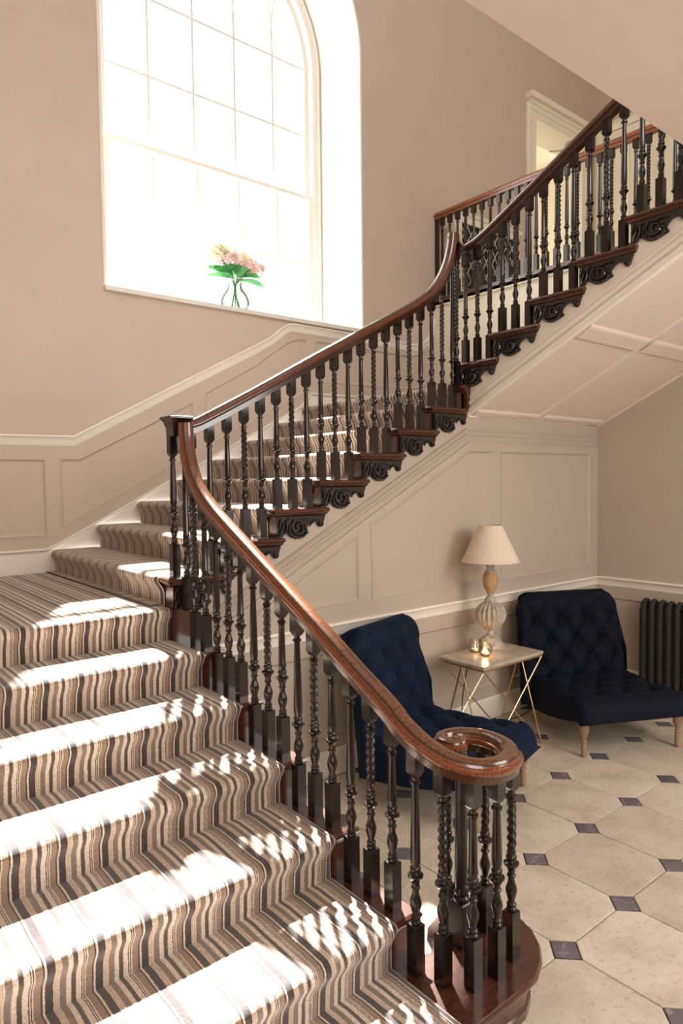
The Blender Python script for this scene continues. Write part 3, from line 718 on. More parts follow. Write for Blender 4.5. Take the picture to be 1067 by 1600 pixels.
# ================================================================== CARPET RUNNERS
def runner(path, lo_, hi_, fn, th=.013):
    """path of (going, z) from the bottom upwards; thickness added on the outside; ends turned in"""
    P = [Vector(p) for p in path]; rings = []; nw = 60
    ws = [lo_+(hi_-lo_)*i/nw for i in range(nw+1)]
    rows = []
    for i, p in enumerate(P):
        a = P[max(i-1, 0)]; c = P[min(i+1, len(P)-1)]; t = (c-a).normalized(); nn = Vector((-t.y, t.x))
        rows.append((p, nn))
    mb = MB(); n = 0
    for p, nn in rows:
        ring = []
        for j, w in enumerate(ws):
            e = min(w-lo_, hi_-w); k = 1.0 if e > .02 else math.sqrt(max(0, 1-(1-e/.02)**2))
            q = p+nn*th*k; ring.append(fn(q.x, w, q.y))
        rings.append(ring)
    mb.ring_surface(rings, False); return mb
def arc(cx, cz, r, a0, a1, n=7): return [(cx+r*cos(a0+(a1-a0)*i/n), cz+r*sin(a0+(a1-a0)*i/n)) for i in range(n+1)]
def step_path(start, starts, z_of, end):
    pts = [start]
    for k, g in enumerate(starts):
        zb, zt_ = z_of(k), z_of(k+1)
        pts += [(g-.06, zb), (g-.004, zb), (g-.004, zt_-.085)]
        pts += [(g-.010, zt_-.062), (g-.020, zt_-.046)]
        pts += arc(g-.020, zt_-.016, .016, PI*1.15, PI*.5)
    pts.append(end); return pts
# path must have its outside to the left of travel: going up and inwards -> left is up/outside
p1 = [(1.222, 0.03), (1.222, .10), (1.214, .118)] + arc(1.234, R-.022, .022, PI, PI*.5)
lowers = [Y1+i*G1 for i in range(6)]
pth = p1 + step_path((1.30, R), lowers, lambda k: (k+1)*R, (WB-.03, L1))
c1 = runner(pth, XL+.02, CARP1+.012, lambda g, w, z: (w, g, z)).build('carpet_runner', 'carpet_lower', None, True, sharp=42)
tag(c1, 'striped brown and cream carpet covering the lower flight and the landing', 'carpet')
mids = [X1+i*G2 for i in range(8)]
pth = step_path((1.38, L1+.012), mids, lambda k: L1+k*R+(.012 if k == 0 else 0), (XR-.3, L2))
c2 = runner(pth, CARP2, WB-.035, lambda g, w, z: (g, w, z)).build('carpet_runner', 'carpet_upper', None, True, sharp=42)
tag(c2, 'striped brown and cream carpet runner climbing the middle flight beside the window wall', 'carpet')

# ================================================================== BALUSTRADES
BS = .0205
def baluster_mesh(kind, H, top=.078, extra=.022):
    mb = MB(); b0 = .166; T = H-top
    sqr = lambda s, z: [(-s, -s, z), (s, -s, z), (s, s, z), (-s, s, z)]
    mb.ring_surface([sqr(BS, 0), sqr(BS, b0-.003), sqr(BS-.004, b0)], True)
    mb.ring_surface([sqr(BS*.62, T-.014), sqr(BS*.86, T-.004), sqr(BS, T), sqr(BS, H+extra)], True)
    seg = 14
    low = [(.012, b0-.002), (.0165, b0+.003), (.0165, b0+.008), (.0125, b0+.012), (.0160, b0+.017), (.0160, b0+.022), (.0115, b0+.027), (.0115, b0+.034),
           (.0150, b0+.046), (.0185, b0+.060), (.0195, b0+.070), (.0165, b0+.083), (.0120, b0+.095), (.0105, b0+.106), (.0110, b0+.112), (.0150, b0+.116), (.0150, b0+.120), (.0115, b0+.124),
           (.0125, b0+.132), (.0150, b0+.142), (.0215, b0+.151), (.0255, b0+.155), (.0255, b0+.161), (.0170, b0+.165), (.0145, b0+.172), (.0180, b0+.177), (.0180, b0+.183), (.0140, b0+.188), (.0145, b0+.197)]
    s0 = b0+.205; s1 = T-.040
    mb.lathe(low, seg, cap=False)
    if kind == 'twist':
        nz = max(8, int((s1-s0)/.0042)); pr_ = [(.0125, s0+(s1-s0)*i/nz) for i in range(nz+1)]
        def f(r, z, a):
            e = min(1, (z-s0)/.015, (s1-z)/.015); e = max(0, e)
            return r*(1.06+e*(-.34+.60*(.5+.5*cos(3*a-z*2*PI/.029))**.7))
        mb.lathe([(.0155, b0+.197)]+pr_, 18, fn=lambda r, z, a: f(r, z, a) if z > s0 else r, cap=False)
    elif kind == 'flute':
        pr_ = [(.0155, b0+.197), (.0165, s0), (.0165, s0+.006), (.0155, s0+.012), (.0125, s1-.012), (.0135, s1-.006), (.0135, s1)]
        mb.lathe(pr_, 24, fn=lambda r, z, a: r*(1-.13*(.5+.5*cos(8*a))) if s0+.01 < z < s1-.01 else r, cap=False)
    else:
        pr_ = [(.0155, b0+.197), (.0165, s0), (.017, s0+.02), (.0155, s0+(s1-s0)*.4), (.0115, s1-.004), (.0115, s1)]
        mb.lathe(pr_, seg, cap=False)
    mb.lathe([(.012, s1), (.0175, s1+.004), (.0175, s1+.010), (.012, s1+.014), (.0125, s1+.022), (.0145, s1+.030), (.015, T-.002)], seg, cap=False)
    return mb
CACHE = {}
def baluster(kind, x, y, z, H, parent, origin):
    key = (kind, round(H, 3))
    if key not in CACHE:
        o = baluster_mesh(kind, H).build('baluster', 'dark_oak', parent, True); CACHE[key] = o; o.location = Vector((x, y, z))-origin
        return o
    return inst(CACHE[key], 'baluster', Vector((x, y, z))-origin, parent)
KIND = ['flute', 'twist', 'plain']
RW = .036
RP_ = [(.0255, -.042), (.0255, -.021), (.0295, -.0205), (.0295, -.0165), (.0340, -.0155), (.0378, -.010), (.0388, -.003), (.0370, .004), (.0325, .0068), (.0300, .0068), (.0298, .0105), (.0285, .0135), (.0265, .0195), (.0210, .0255), (.0120, .0292), (.0040, .0302)]
RPROF = [(-a, b) for a, b in RP_] + [(a, b) for a, b in reversed(RP_)]
RV = [0.0]
for _a, _b in zip(RPROF, RPROF[1:]): RV.append(RV[-1]+math.hypot(_b[0]-_a[0], _b[1]-_a[1]))
RV = [v/RV[-1] for v in RV]
def rail_mesh(pts, widths=None, side=None, cap=True, squash=None):
    P = [Vector(p) for p in pts]; mb = MB(); rings = []; uvs = []; d = 0
    for i, p in enumerate(P):
        t = (P[min(i+1, len(P)-1)]-P[max(i-1, 0)]).normalized()
        if side is not None: sd = Vector(side)
        else:
            h = Vector((t.x, t.y, 0)).normalized(); sd = Vector((h.y, -h.x, 0))
        upv = sd.cross(t).normalized()
        if upv.z < 0 and abs(upv.z) > 1e-4: upv = -upv
        w = (widths[i] if widths else RW)/RW
        if i: d += (p-P[i-1]).length
        sv = 1.0 if not squash else squash[i]
        rings.append([p+sd*a*w+upv*b*sv for a, b in RPROF]); uvs += [(d, RV[j]) for j in range(len(RPROF))]
    mb.ring_surface(rings, True, cap, cap); mb.uv = uvs; return mb

# ---- lower balustrade
o1 = Vector((1.517, 1.5, 0))
bl1 = tag(empty('balustrade', o1), 'lower balustrade whose polished handrail ends in a spiral scroll over the curtail step', 'balustrade')
r1p = [(1.62, 1.005), (1.777, 1.085), (1.994, 1.203), (2.432, 1.432), (2.70, 1.572), (2.80, 1.628), (2.89, 1.69), (2.965, 1.765), (3.015, 1.85), (3.042, 1.94), (3.052, 2.04)]
sc_pts = [(1.517, 1.55, .958), (1.527, 1.47, .915), (1.555, 1.398, .882), (1.61, 1.338, .862), (1.69, 1.308, .856), (1.775, 1.328, .855), (1.83, 1.40, .855), (1.835, 1.485, .855), (1.79, 1.552, .855), (1.722, 1.572, .855), (1.682, 1.540, .855), (1.685, 1.499, .855), (1.716, 1.480, .855), (1.738, 1.496, .855)]
wid = [.036, .036, .036, .036, .037, .038, .037, .035, .032, .028, .024, .020, .017, .013]
path1 = [(1.517, y, z) for y, z in reversed(r1p)]
n0 = len(path1); full = catmull(path1+sc_pts, 6)
wf = []
wl = [.036]*n0+wid
for i in range(len(wl)-1):
    for j in range(6): wf.append(lerp(wl[i], wl[i+1], j/6))
wf.append(wl[-1])
sq_ = [min(1, .45+.55*w/.034) for w in wf]
full = [Vector((p.x, p.y, p.z+.0302*(1-q))) for p, q in zip(full, sq_)]
mb = rail_mesh([Vector(p)-o1 for p in full], wf, squash=sq_)
mb.build('handrail', 'handrail_wood', bl1, True, sharp=24)
ey = MB().lathe([(.020, -.036), (.021, .016), (.019, .024), (.015, .0275), (.011, .0265), (.009, .028), (.005, .030), (0.001, .0305)], 24, c=Vector((1.724, 1.505, .857))-o1)
ey.uv = [(p[0], .5) for p in ey.v]
ey.build('scroll_eye', 'handrail_wood', bl1, True)
def zr1(y): return interp(r1p, y)
for k in range(2, 7):
    for j in range(3):
        y = Y1+(k-2)*G1+.0375+j*G1/3; z = k*R
        if y > 3.06: continue
        baluster(KIND[j], 1.517, y, z, zr1(y)-.036-z, bl1, o1)
for (x, y, kd, zt_) in ((1.518, 1.506, 'plain', .90), (1.550, 1.418, 'twist', .855), (1.608, 1.345, 'flute', .825), (1.706, 1.330, 'plain', .822), (1.808, 1.350, 'twist', .822), (1.900, 1.500, 'twist', .822), (1.762, 1.590, 'twist', .822)):
    if x > 1.85: x, y = 1.858, 1.500
    baluster(kd, x, y, R, zt_-R, bl1, o1)
nwl = MB()
sqr = lambda s, z: [(-s, -s, z), (s, -s, z), (s, s, z), (-s, s, z)]
nwl.ring_surface([sqr(.030, 0), sqr(.030, .150), sqr(.026, .155)], True)
nwl.lathe([(.026, .152), (.029, .160), (.029, .168), (.022, .176), (.025, .184), (.025, .190), (.021, .198), (.0215, .206)], 20, cap=False)
nwl.lathe([(.0215, .206), (.0225, .215), (.019, .60), (.021, .606), (.021, .612), (.017, .62), (.022, .64), (.022, .67)], 40, fn=lambda r, z, a: r*(1-.14*(.5+.5*cos(10*a))) if .22 < z < .595 else r, cap=True)
nwl.build('newel_post', 'dark_oak', bl1, True, loc=Vector((1.735, 1.503, R))-o1)

# ---- middle balustrade
o2 = Vector((1.517, 3.165, L1))
bl2 = tag(empty('balustrade', o2), 'middle balustrade of turned balusters running below the arched window', 'balustrade')
r2p = [(1.55, 2.035), (1.62, 2.048), (1.72, 2.095), (1.995, 2.238), (2.437, 2.478), (2.947, 2.745), (3.12, 2.835), (3.234, 2.900), (3.34, 2.970), (3.43, 3.055), (3.50, 3.15), (3.55, 3.25), (3.583, 3.36), (3.592, 3.43)]
YB = 3.17
def zr2(x): return interp(r2p, x)
mb = rail_mesh([Vector(p)-o2 for p in catmull([(x, YB, z) for x, z in r2p], 5)], side=(0, -1, 0))
mb.build('handrail', 'upper_handrail_wood', bl2, True, sharp=30)
# moulded cap block on the first corner
def cap_block(c, s, zt_, h, parent, origin, mat='dark_oak'):
    m_ = MB(); q = lambda s_, z: [(c[0]-s_-origin.x, c[1]-s_-origin.y, z-origin.z), (c[0]+s_-origin.x, c[1]-s_-origin.y, z-origin.z), (c[0]+s_-origin.x, c[1]+s_-origin.y, z-origin.z), (c[0]-s_-origin.x, c[1]+s_-origin.y, z-origin.z)]
    m_.ring_surface([q(s*.62, zt_-h), q(s*.66, zt_-.055), q(s*.72, zt_-.045), q(s*.78, zt_-.030), q(s*.92, zt_-.018), q(s, zt_-.012), q(s, zt_-.003), q(s*.9, zt_)], True)
    return m_.build('rail_cap', mat, parent, False)
cap_block((1.505, 3.125), .062, 2.078, .10, bl2, o2)
baluster('plain', 1.497, 3.165, L1+R-.16+.16, 1.975-(L1+R), bl2, o2)
for k in range(1, 9):
    for j in range(3):
        x = X1+(k-1)*G2+.0375+j*G2/3; z = L1+k*R
        if k == 8 or (k == 1 and j == 0): continue
        baluster(KIND[j], x, YB, z, zr2(x)-.036*1.1-z, bl2, o2)
baluster('flute', 1.517, 3.075, L1, 1.975-L1, bl2, o2)

# ---- upper balustrade
o3 = Vector((3.72, 3.165, L2))
bl3 = tag(empty('balustrade', o3), 'upper balustrade rising towards the top landing above the lamp', 'balustrade')
r3p = [(3.26, 3.375), (3.18, 3.352), (3.10, 3.365), (2.99, 3.405), (2.781, 3.506), (2.54, 3.626), (2.318, 3.740), (2.115, 3.843), (1.7, 4.055), (1.0, 4.41)]
r3d = {}
def zr3(y): return interp([(-a, b) for a, b in r3p], -y)
XB3 = 3.722
mb = rail_mesh([Vector(p)-o3 for p in catmull([(XB3, y, z) for y, z in r3p], 5)], side=(-1, 0, 0))
mb.build('handrail', 'upper_handrail_wood', bl3, True, sharp=30)
mb = rail_mesh([Vector(p)-o3 for p in catmull([(3.592, YB+.0, 3.40), (3.60, YB+.01, 3.405), (3.64, YB+.03, 3.40), (3.69, YB+.05, 3.385), (3.722, YB+.07, 3.375)], 4)])
mb.build('handrail_corner', 'upper_handrail_wood', bl3, True, sharp=30)
for k in range(1, 8):
    for j in range(3):
        y = Y3-(k-1)*G3-.0375-j*G3/3; z = L2+k*R
        baluster(KIND[j], XB3, y, z, zr3(y)-.036*1.1-z, bl3, o3)
for (x, y, kd) in ((3.622, 3.165, 'twist'), (3.69, 3.24, 'plain')):
    baluster(kd, x, y, L2, 3.345-L2, bl3, o3)

# ---- gallery balustrade
o4 = Vector((5.40, WB-.05, 3.635))
bl4 = tag(empty('balustrade', o4), 'far balustrade with an orange-brown rail along the upper gallery', 'balustrade')
mb = rail_mesh([Vector(p)-o4 for p in [(5.40, WB-.012, 4.515), (5.40, 4.0, 4.515), (5.40, 2.5, 4.505), (5.40, 1.0, 4.50)]], side=(-1, 0, 0))
mb.build('handrail', 'gallery_rail_wood', bl4, True, sharp=30)
mb = MB().box((5.385, WB-.03, 3.635), (5.425, WB-.001, 4.51)); mb.v = [tuple(Vector(p)-o4) for p in mb.v]; mb.build('half_newel', 'dark_oak', bl4)
for i in range(36):
    y = 4.905-i*.1043; baluster(['twist', 'flute', 'plain'][i % 3], 5.40, y, 3.635, 4.482-3.635, bl4, o4)

# ================================================================== FURNITURE
def sgn(v): return 1 if v > 0 else -1
def chair(name, loc, rotz, mat, wl, wr_, label, bw=.42, bl_=None):
    """origin on the floor midway between the front legs, +y towards the back"""
    root = tag(empty(name, loc, rotz), label, 'chair', 'slipper chairs beside the side table')
    bl_ = bw if bl_ is None else bl_
    # --- seat
    nx, ny = 44, 44
    btn = []
    for r in range(4):
        y = .10+r*.145; off = 0 if r % 2 == 0 else .5
        for c in range(-2, 3):
            x = (c+off)*.205
            if abs(x) < .31: btn.append((x, y))
    y0, y1 = -.09, .64
    mb = MB(); rings = []
    for i in range(ny+1):
        t = i/ny; row = []
        # front roll then top
        if t < .30:
            a = (t/.30)*PI/2; py = y0+.075*(1-sin(a)) if False else y0+.085*(1-sin(a)); 
            py = y0+.085*(1-math.sin(a)); py = y0 + .085*(1-cos(a-0)) if False else y0+.085*(1-cos(a)); pz = .235+.135*sin(a)
            top_ = False
        else:
            s_ = (t-.30)/.70; py = y0+.085+(y1-y0-.085)*s_; pz = .37-.030*sin(PI*min(1, s_*1.0))*.8+.0; top_ = True
        for j in range(nx+1):
            u = j/nx; wL, wR = wl, wr_
            x = lerp(-wL, wR, u); e = min(u, 1-u)*(wL+wR)
            side = math.sqrt(max(0, 1-(1-min(e/.10, 1))**2)) if e < .10 else 1
            z = pz
            if top_:
                tuf = 0
                for bx, by in btn: tuf = max(tuf, math.exp(-((x-bx)**2+(py-by)**2)/.0012))
                fold = 1-(abs(sin(PI*(x/.205+(py-.10)/.145*.5)))*abs(sin(PI*(x/.205-(py-.10)/.145*.5))))**.4
                edge = min(1, e/.10)*min(1, max(0, (py-.02)/.08))
                z += (.030-.034*tuf-.040*fold)*edge
            z = lerp(z-.055, z, side) if top_ else lerp(z-.02, z, side)
            row.append((x, py if top_ else lerp(py+.055, py, side), z))
        rings.append(row)
    # bottom edge heights: arched apron
    def zb(y): return interp([(-.10, .232), (0.02, .225), (.16, .185), (.36, .150), (.64, .125)], y)
    n = len(rings)
    for j in range(1): pass
    mb.ring_surface(rings, False)
    # side walls
    for jj, w in ((0, -1), (nx, 1)):
        a = [rings[i][jj] for i in range(n)]
        base = [(p[0]*.985, p[1], zb(p[1])) for p in a]
        mb.ring_surface([a, [(p[0]*1.0, p[1], lerp(p[2], zb(p[1]), .5)) for p in a], base], False)
    a = rings[0]; mb.ring_surface([a, [(p[0]*.985, p[1]+.006, .232) for p in a]], False)
    bt = [[(x*.98, y, zb(y)+.004) for x in (-wl, wr_)] for y in [y0+(y1-y0)*i/12 for i in range(13)]]
    mb.ring_surface(bt, False)
    bk_ = [(lerp(-wl, wr_, u), y1, z) for u in (0, 1) for z in (.13, .37)]
    mb.v += bk_; q = len(mb.v)-4; mb.f.append((q, q+1, q+3, q+2))
    mb.build('seat', mat, root, True, sharp=70)
    # --- backrest: front surface rises, leans and rolls back over the top
    prof = []
    for i in range(41):
        t = i/40
        z = .16+.735*t; y = .555+.02*sin(t*PI)+.15*t**1.5
        prof.append((y, z))
    yt, zt_ = prof[-1]
    roll = [(yt+.045*(1-cos(a)), zt_+.030*sin(a)-(.02 if a > PI*.6 else 0)*((a-PI*.6)/(PI*.4) if a > PI*.6 else 0)) for a in [PI*k/8 for k in range(1, 9)]]
    rings = []
    btn = []
    for r in range(3):
        z = .45+r*.135; off = 0 if r % 2 else .5
        for c in range(-3, 4):
            x = (c+off)*.205
            if abs(x) < .34: btn.append((x, z))
    N2 = 48
    full_ = prof+roll
    for i, (y, z) in enumerate(full_):
        row = []
        hw_l = lerp(bl_, bl_-.02, min(1, i/40)); hw_r = lerp(bw, bw-.02, min(1, i/40))
        tt_ = min(1, max(0, (z-.78)/.145)); shrink = .11*(1-math.sqrt(max(0, 1-tt_*tt_))) if i < 44 else .11*.62
        for j in range(N2+1):
            u = j/N2; x = lerp(-hw_l+shrink, hw_r-shrink, u); e = min(u, 1-u)*(hw_l+hw_r)
            sd = math.sqrt(max(0, 1-(1-min(e/.05, 1))**2)) if e < .05 else 1
            dy = 0
            if i < 41 and z > .36:
                tuf = 0
                for bx, bz in btn: tuf = max(tuf, math.exp(-((x-bx)**2+(z-bz)**2)/.0012))
                fold = 1-(abs(sin(PI*(x/.205+(z-.45)/.135*.5+.5)))*abs(sin(PI*(x/.205-(z-.45)/.135*.5+.5))))**.4
                ed = min(1, e/.08)*min(1, max(0, .93-z)/.06)
                dy = (.034*tuf+.050*fold-.034)*ed
            row.append((x, y+dy+.045*(1-sd), z-.03*(1-sd)*(1 if z > .85 else 0)))
        rings.append(row)
    rear = [(yt+.075, .83, .085), (.70, .50, .035), (.655, .13, .02)]
    for (y, z, nr) in rear:
        rings.append([(lerp(-bl_+nr, bw-nr, j/N2), y, z) for j in range(N2+1)])
    mb = MB(); mb.ring_surface(rings, False)
    for jj in (0, N2):
        a = [rg[jj] for rg in rings]; n = len(mb.v); c = (a[0][0], .62, .5); mb.v += a+[c]
        for i in range(len(a)): mb.f.append((n+i, n+(i+1) % len(a), n+len(a)))
    n = len(mb.v); mb.v += [rings[0][0], rings[0][-1], rings[-1][-1], rings[-1][0]]; mb.f.append((n, n+1, n+2, n+3))
    bk = mb.build('backrest', mat, root, True, sharp=70)
    bb_ = MB()
    for bx, bz in btn:
        t = (bz-.16)/.735; y = .555+.02*sin(t*PI)+.15*t**1.5+.024
        bb_ = MB().lathe([(.011, 0), (.009, .004), (.001, .006)], 8); bb_.v = [(bx+p[0], y-p[2], bz+p[1]) for p in bb_.v]
        bb_.build('button', mat, bk, True)
    lgp = [(.012, 0), (.015, .005), (.0175, .03), (.0185, .06), (.0165, .088), (.014, .096), (.020, .102), (.020, .108), (.0135, .114), (.014, .122), (.021, .140), (.029, .165), (.0315, .185), (.028, .205), (.019, .216), (.025, .223), (.025, .245)]
    lg = MB().lathe(lgp, 14).build('leg', 'leg_oak', root, True, loc=(-wl+.055, 0, 0))
    inst(lg, 'leg', (wr_-.055, 0, 0), root)
    for x in (-wl+.07, wr_-.07):
        m_ = MB(); q_ = lambda cx, cy, s, z: [(cx-s, cy-s, z), (cx+s, cy-s, z), (cx+s, cy+s, z), (cx-s, cy+s, z)]
        m_.ring_surface([q_(x, .62, .014, 0), q_(x, .585, .021, .19)], True); m_.build('leg', 'leg_oak', root)
    return root
chair('slipper_chair', (2.905, 2.225, 0), math.radians(14.7), 'velvet_blue', .385, .345, 'deep blue velvet buttoned slipper chair nearest the stair scroll', .355, .42)
chair('slipper_chair', (4.12, 2.14, 0), math.radians(-26.7), 'velvet_navy', .40, .385, 'dark navy velvet buttoned slipper chair in the corner by the radiator', .39, .46)

# ---- side table
TX_, TY_, TH = (3.20, 3.81), (2.59, 2.955), .62
tb = tag(empty('side_table', ((TX_[0]+TX_[1])/2, (TY_[0]+TY_[1])/2, 0)), 'small side table with pale stone top on crossed brass rods', 'table')
hx, hy = (TX_[1]-TX_[0])/2, (TY_[1]-TY_[0])/2
m_ = MB(); q_ = lambda s, z: [(-hx+s, -hy+s, z), (hx-s, -hy+s, z), (hx-s, hy-s, z), (-hx+s, hy-s, z)]
m_.ring_surface([q_(.004, TH-.022), q_(0, TH-.019), q_(0, TH-.003), q_(.003, TH)], True); m_.build('tabletop', 'table_stone', tb)
fr = MB(); zt_ = TH-.030
for a, b_ in (((-hx, -hy), (hx, -hy)), ((hx, -hy), (hx, hy)), ((hx, hy), (-hx, hy)), ((-hx, hy), (-hx, -hy))):
    fr.box((min(a[0], b_[0])-.004+.006, min(a[1], b_[1])-.004+.006, zt_-.006), (max(a[0], b_[0])+.004-.006, max(a[1], b_[1])+.004-.006, TH-.022))
fr = MB()
i_ = .008
for a, b_ in (((-hx+i_, -hy+i_), (hx-i_, -hy+i_)), ((hx-i_, -hy+i_), (hx-i_, hy-i_)), ((hx-i_, hy-i_), (-hx+i_, hy-i_)), ((-hx+i_, hy-i_), (-hx+i_, -hy+i_))):
    fr.tube([(a[0], a[1], zt_), (b_[0], b_[1], zt_)], .006, 6)
fr.build('top_frame', 'brass', tb, True)
hx2, hy2 = hx-i_, hy-i_
rods = [((-hx2, -hy2), (hx2, -hy2)), ((hx2, -hy2), (-hx2, -hy2)), ((-hx2, hy2), (hx2, hy2)), ((hx2, hy2), (-hx2, hy2)),
        ((-hx2, 0), (-hx2, -hy2)), ((-hx2, 0), (-hx2, hy2)), ((hx2, 0), (hx2, -hy2)), ((hx2, 0), (hx2, hy2))]
for a, b_ in rods:
    MB().tube([(a[0], a[1], zt_), (b_[0], b_[1], .004)], .0048, 6).build('rod', 'brass', tb, True)

# ---- table lamp
lp = tag(empty('table_lamp', (3.635, 2.885, TH)), 'turned limed-wood lamp with fluted bulb and cream tapered linen shade', 'lamp')
MB().lathe([(.092, 0), (.096, .008), (.092, .022), (.084, .027), (.080, .031), (.072, .050), (.058, .068), (.038, .080), (.026, .088)], 78, fn=lambda r, z, a: r*(1-.07*(.5+.5*cos(26*a))) if .031 < z < .079 else r).build('lamp_foot', 'limed_wood', lp, True)
MB().lathe([(.025, .086), (.018, .100), (.019, .114), (.036, .122), (.064, .142), (.090, .172), (.104, .206), (.105, .232), (.094, .264), (.072, .288), (.050, .302), (.042, .308)], 112, fn=lambda r, z, a: r*(1-.17*abs(cos(9*a))**3) if .116 < z < .303 else r).build('lamp_bulb_body', 'limed_wood', lp, True)
MB().lathe([(.040, .306), (.042, .314), (.034, .334), (.022, .346), (.017, .352), (.023, .360), (.026, .366), (.020, .370)], 28).build('lamp_neck', 'limed_wood', lp, True)
MB().lathe([(.020, .368), (.032, .384), (.046, .412), (.053, .445), (.052, .470), (.045, .496), (.036, .510)], 28).build('lamp_stem', 'bare_lamp_wood', lp, True)
MB().lathe([(.036, .508), (.037, .516), (.026, .526), (.022, .534), (.029, .544), (.029, .554), (.018, .562), (.015, .575), (.015, .62)], 24).build('lamp_collar', 'limed_wood', lp, True)
zs0, zs1 = .580, .822
MB().lathe([(.192, zs0), (.076, zs1), (.0745, zs1), (.189, zs0+.002), (.192, zs0)], 56, cap=False).build('lamp_shade', 'linen_shade', lp, True)
tr = MB().lathe([(.192, zs0-.001), (.1945, zs0+.002), (.1935, zs0+.008), (.190, zs0+.009)], 56, cap=False); tr.lathe([(.0765, zs1-.006), (.079, zs1-.003), (.078, zs1+.002), (.074, zs1+.002)], 40, cap=False)
tr.build('shade_trim', 'linen_shade', lp, True)
sp_ = MB()
for k in range(3): a = k*2*PI/3; sp_.tube([(0, 0, zs1-.02), (.074*cos(a), .074*sin(a), zs1-.008)], .002, 5)
sp_.tube([(0, 0, .61), (0, 0, zs1-.02)], .004, 6); sp_.build('shade_carrier', 'brass', lp)
# cord
cd = MB().tube(catmull([(3.56, 2.915, TH+.004), (3.55, 2.95, TH+.005), (3.55, 2.975, TH-.03), (3.552, 3.02, .45), (3.535, 3.04, .30), (3.545, 3.055, .12), (3.60, 3.05, .012), (3.9, 3.02, .006), (4.15, 3.0, .006), (4.4, 3.06, .008)], 6), .0035, 6).build('lamp_cord', 'black_cable', None, True)
tag(cd, 'thin black cord trailing from the lamp behind the side table', 'cord')

# ---- tealight holders
def votive(loc, rr, label, lit):
    v = tag(empty('tealight_holder', loc), label, 'candle holder', 'glass tealight holders on the side table')
    h = rr*1.75
    pr_ = [(rr*.05, .002), (rr*.62, .0015), (rr*.90, h*.25), (rr, h*.5), (rr*.93, h*.78), (rr*.74, h), (rr*.70, h), (rr*.88, h*.78), (rr*.94, h*.5), (rr*.84, h*.27), (rr*.56, .006), (rr*.05, .005)]
    MB().lathe(pr_, 28, fn=lambda r, z, a: r*(1+.02*cos(16*a+z*300))).build('glass_bowl', 'votive_glass', v, True)
    MB().lathe([(rr*.5, .008), (rr*.5, .022), (rr*.05, .021)], 16).build('tealight', 'white_wax', v, True)
    fl_ = MB().lathe([(.001, .022), (.004, .027), (.0045, .031), (.002, .040), (.0004, .046)], 8).build('flame', 'candle_flame', v, True)
    return v
votive((3.43, 2.765, TH), .046, 'lit glass tealight holder nearer the front of the side table', True)
votive((3.46, 2.870, TH), .047, 'glass tealight holder behind its lit twin, close to the lamp foot', True)
add_light('tealight_glow', 'POINT', (3.43, 2.765, TH+.05), (0, 0, -1), .35, (1, .6, .3), shadow_soft_size=.02)

# ---- column radiator
rd = tag(empty('radiator', (XR-.12, 2.625, 0)), 'black cast-iron column radiator on the right wall beyond the corner chair', 'radiator')
sec = MB()
def column_section(mb, y):
    for cx in (-.045, .045):
        ring = []
        pts = [(cx, y, .09), (cx, y, .14), (cx, y, .70), (cx*.9, y, .745), (cx*.55, y, .772), (0, y, .780)]
        mb.tube(pts, [.018, .021, .021, .021, .019, .018], 10)
        mb.tube([(cx, y, .14), (cx*.9, y, .10), (cx*.5, y, .075), (0, y, .07)], .018, 8)
    for z in (.12, .735): mb.tube([(0, y-.035, z), (0, y+.035, z)], .024, 10)
    for cx in (-.045, .045): mb.box((cx-.006, y-.028, .14), (cx+.006, y+.028, .72))
column_section(sec, 0)
for i in range(14):
    if i == 0: s0_ = sec.build('column', 'iron_paint', rd, True, loc=(0, 0, 0))
    else: inst(s0_, 'column', (0, -i*.066, 0), rd)
ft = MB().box((-.06, -.02, 0), (.06, .02, .075)); f0_ = ft.build('foot', 'iron_paint', rd, loc=(0, 0, 0)); inst(f0_, 'foot', (0, -13*.066, 0), rd)

# ---- vase and flowers on the sill
VX, VY, VZ = 3.035, 5.13, SILL+.034
vs = tag(empty('flower_vase', (VX, VY, VZ)), 'clear glass vase with a narrow neck standing on the window sill', 'vase'); vs.scale = (1.2, 1.2, 1.0)
vp = [(.045, .0), (.060, .003), (.088, .035), (.102, .075), (.098, .115), (.078, .160), (.054, .200), (.046, .230), (.052, .262)]
MB().lathe(vp+[(.050, .262), (.043, .230), (.051, .200), (.075, .160), (.095, .115), (.099, .075), (.085, .037), (.055, .008), (.002, .006)], 32).build('glass_body', 'vase_glass', vs, True)
def petal_bloom(r, n, seed):
    rnd = random.Random(seed); mb = MB()
    ga = PI*(3-math.sqrt(5))
    for i in range(n):
        zc = 1-(i+.5)/n*1.35; rr = math.sqrt(max(0, 1-zc*zc)); a = i*ga
        nrm = Vector((rr*cos(a), rr*sin(a), zc)); c = nrm*r*rnd.uniform(.82, 1.05)
        t = nrm.cross(Vector((0, 0, 1))); t = t.normalized() if t.length > .1 else Vector((1, 0, 0)); b2 = nrm.cross(t).normalized()
        rot = rnd.uniform(0, PI); t, b2 = t*cos(rot)+b2*sin(rot), b2*cos(rot)-t*sin(rot); s_ = r*.36
        k = len(mb.v)
        mb.v += [tuple(c-nrm*s_*.2)] + [tuple(c+(t*cos(q)+b2*sin(q))*s_*(1 if w % 2 else .55)+nrm*s_*.25*(1 if w % 2 else 0)) for w, q in enumerate([2*PI*w/8 for w in range(8)])]
        for w in range(8): mb.f.append((k, k+1+w, k+1+(w+1) % 8))
    return mb
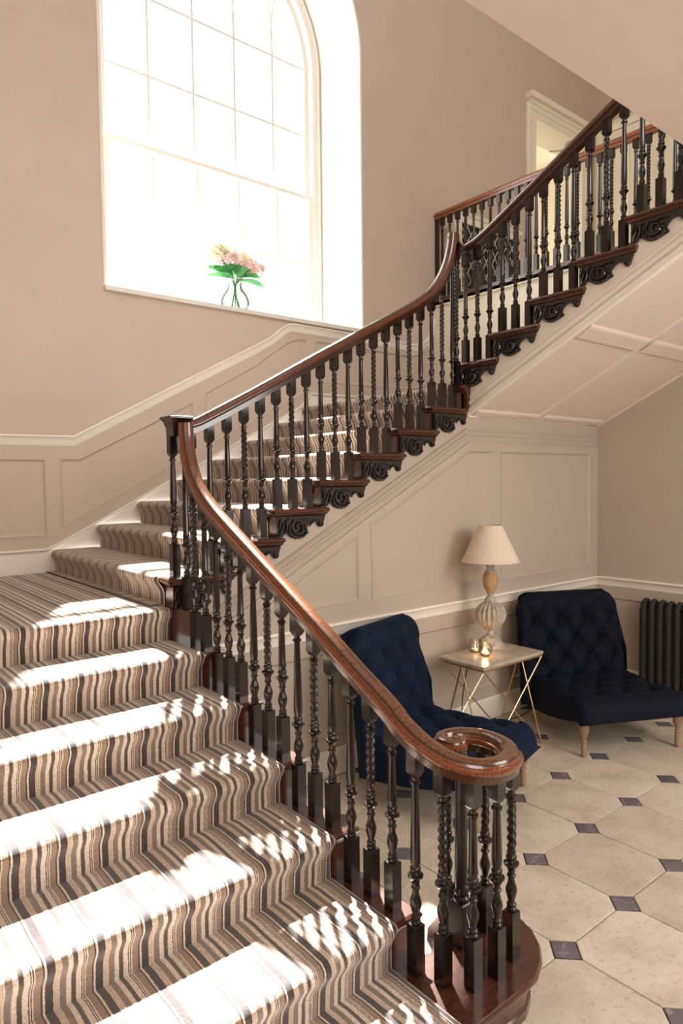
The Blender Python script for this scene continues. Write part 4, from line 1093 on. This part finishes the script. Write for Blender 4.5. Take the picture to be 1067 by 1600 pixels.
def leaf(mb, a, b_, wdt, droop=.0):
    a, b_ = Vector(a), Vector(b_); d_ = b_-a; sd = d_.cross(Vector((0, 0, 1))).normalized(); n_ = sd.cross(d_).normalized(); k = len(mb.v); NN = 7
    for i in range(NN+1):
        t = i/NN; w = 1.35*wdt*sin(PI*min(1, t*.93+.05))**.8; c = a+d_*t+Vector((0, 0, -droop*t*t)); mb.v += [tuple(c-sd*w+n_*w*.35), tuple(c), tuple(c+sd*w+n_*w*.35)]
    for i in range(NN):
        for j in (0, 1): q = k+i*3+j; mb.f.append((q, q+1, q+4, q+3))
FL = [(-.135, -.02, .455, .075, 'petal_green', 'pale green and cream hydrangea bloom at the left of the vase', 3),
      (-.075, -.06, .400, .074, 'petal_pink', 'pale pink hydrangea bloom low at the front left of the bunch', 4),
      (-.030, .02, .480, .070, 'petal_peach', 'peach bloom highest in the middle of the bunch', 5),
      (.055, -.02, .445, .068, 'petal_cream', 'cream bloom right of the middle of the bunch', 6),
      (.090, -.07, .380, .066, 'petal_pink', 'blush pink bloom hanging low at the front right of the vase', 7),
      (.125, .03, .455, .066, 'petal_peach', 'peach and buff bloom at the upper right of the bunch', 8),
      (.190, .0, .410, .055, 'petal_rose', 'rose pink flower furthest right in the bunch', 9)]
for i, (dx_, dy_, dz_, r_, mt_, lab, sd_) in enumerate(FL):
    f_ = tag(empty('cut_flower', (VX, VY, VZ+.012)), lab, 'flower', 'cut flowers in the glass vase'); f_.scale = (1.2, 1.2, 1.0)
    a = i*2.4; bx, by = .035*cos(a), .035*sin(a)
    st_ = catmull([(bx, by, 0), (bx*.2, by*.2, .15), (dx_*.12, dy_*.12, .245), (dx_*.55, dy_*.55, dz_*.8), (dx_, dy_, dz_-.03)], 5)
    MB().tube(st_, .0045, 6).build('stem', 'stem_green', f_, True)
    petal_bloom(r_, 46, sd_).build('bloom', mt_, f_, loc=(dx_, dy_, dz_-.012))
    lf = MB()
    if i == 0: leaf(lf, (-.03, -.01, .27), (-.24, -.04, .335), .055, .02)
    elif i == 1: leaf(lf, (-.02, -.03, .26), (-.27, -.05, .235), .045, .0)
    elif i == 2: leaf(lf, (0, -.02, .30), (-.10, -.09, .36), .05, .01)
    elif i == 3: leaf(lf, (.01, -.03, .28), (.03, -.12, .34), .045, .0)
    elif i == 4: leaf(lf, (.03, -.02, .26), (.22, -.06, .26), .04, .045)
    elif i == 5: leaf(lf, (.03, .0, .29), (.20, -.03, .33), .045, .02)
    else: leaf(lf, (.03, .0, .27), (.25, .01, .27), .04, .03)
    lf.build('leaf', 'leaf_green', f_, True)
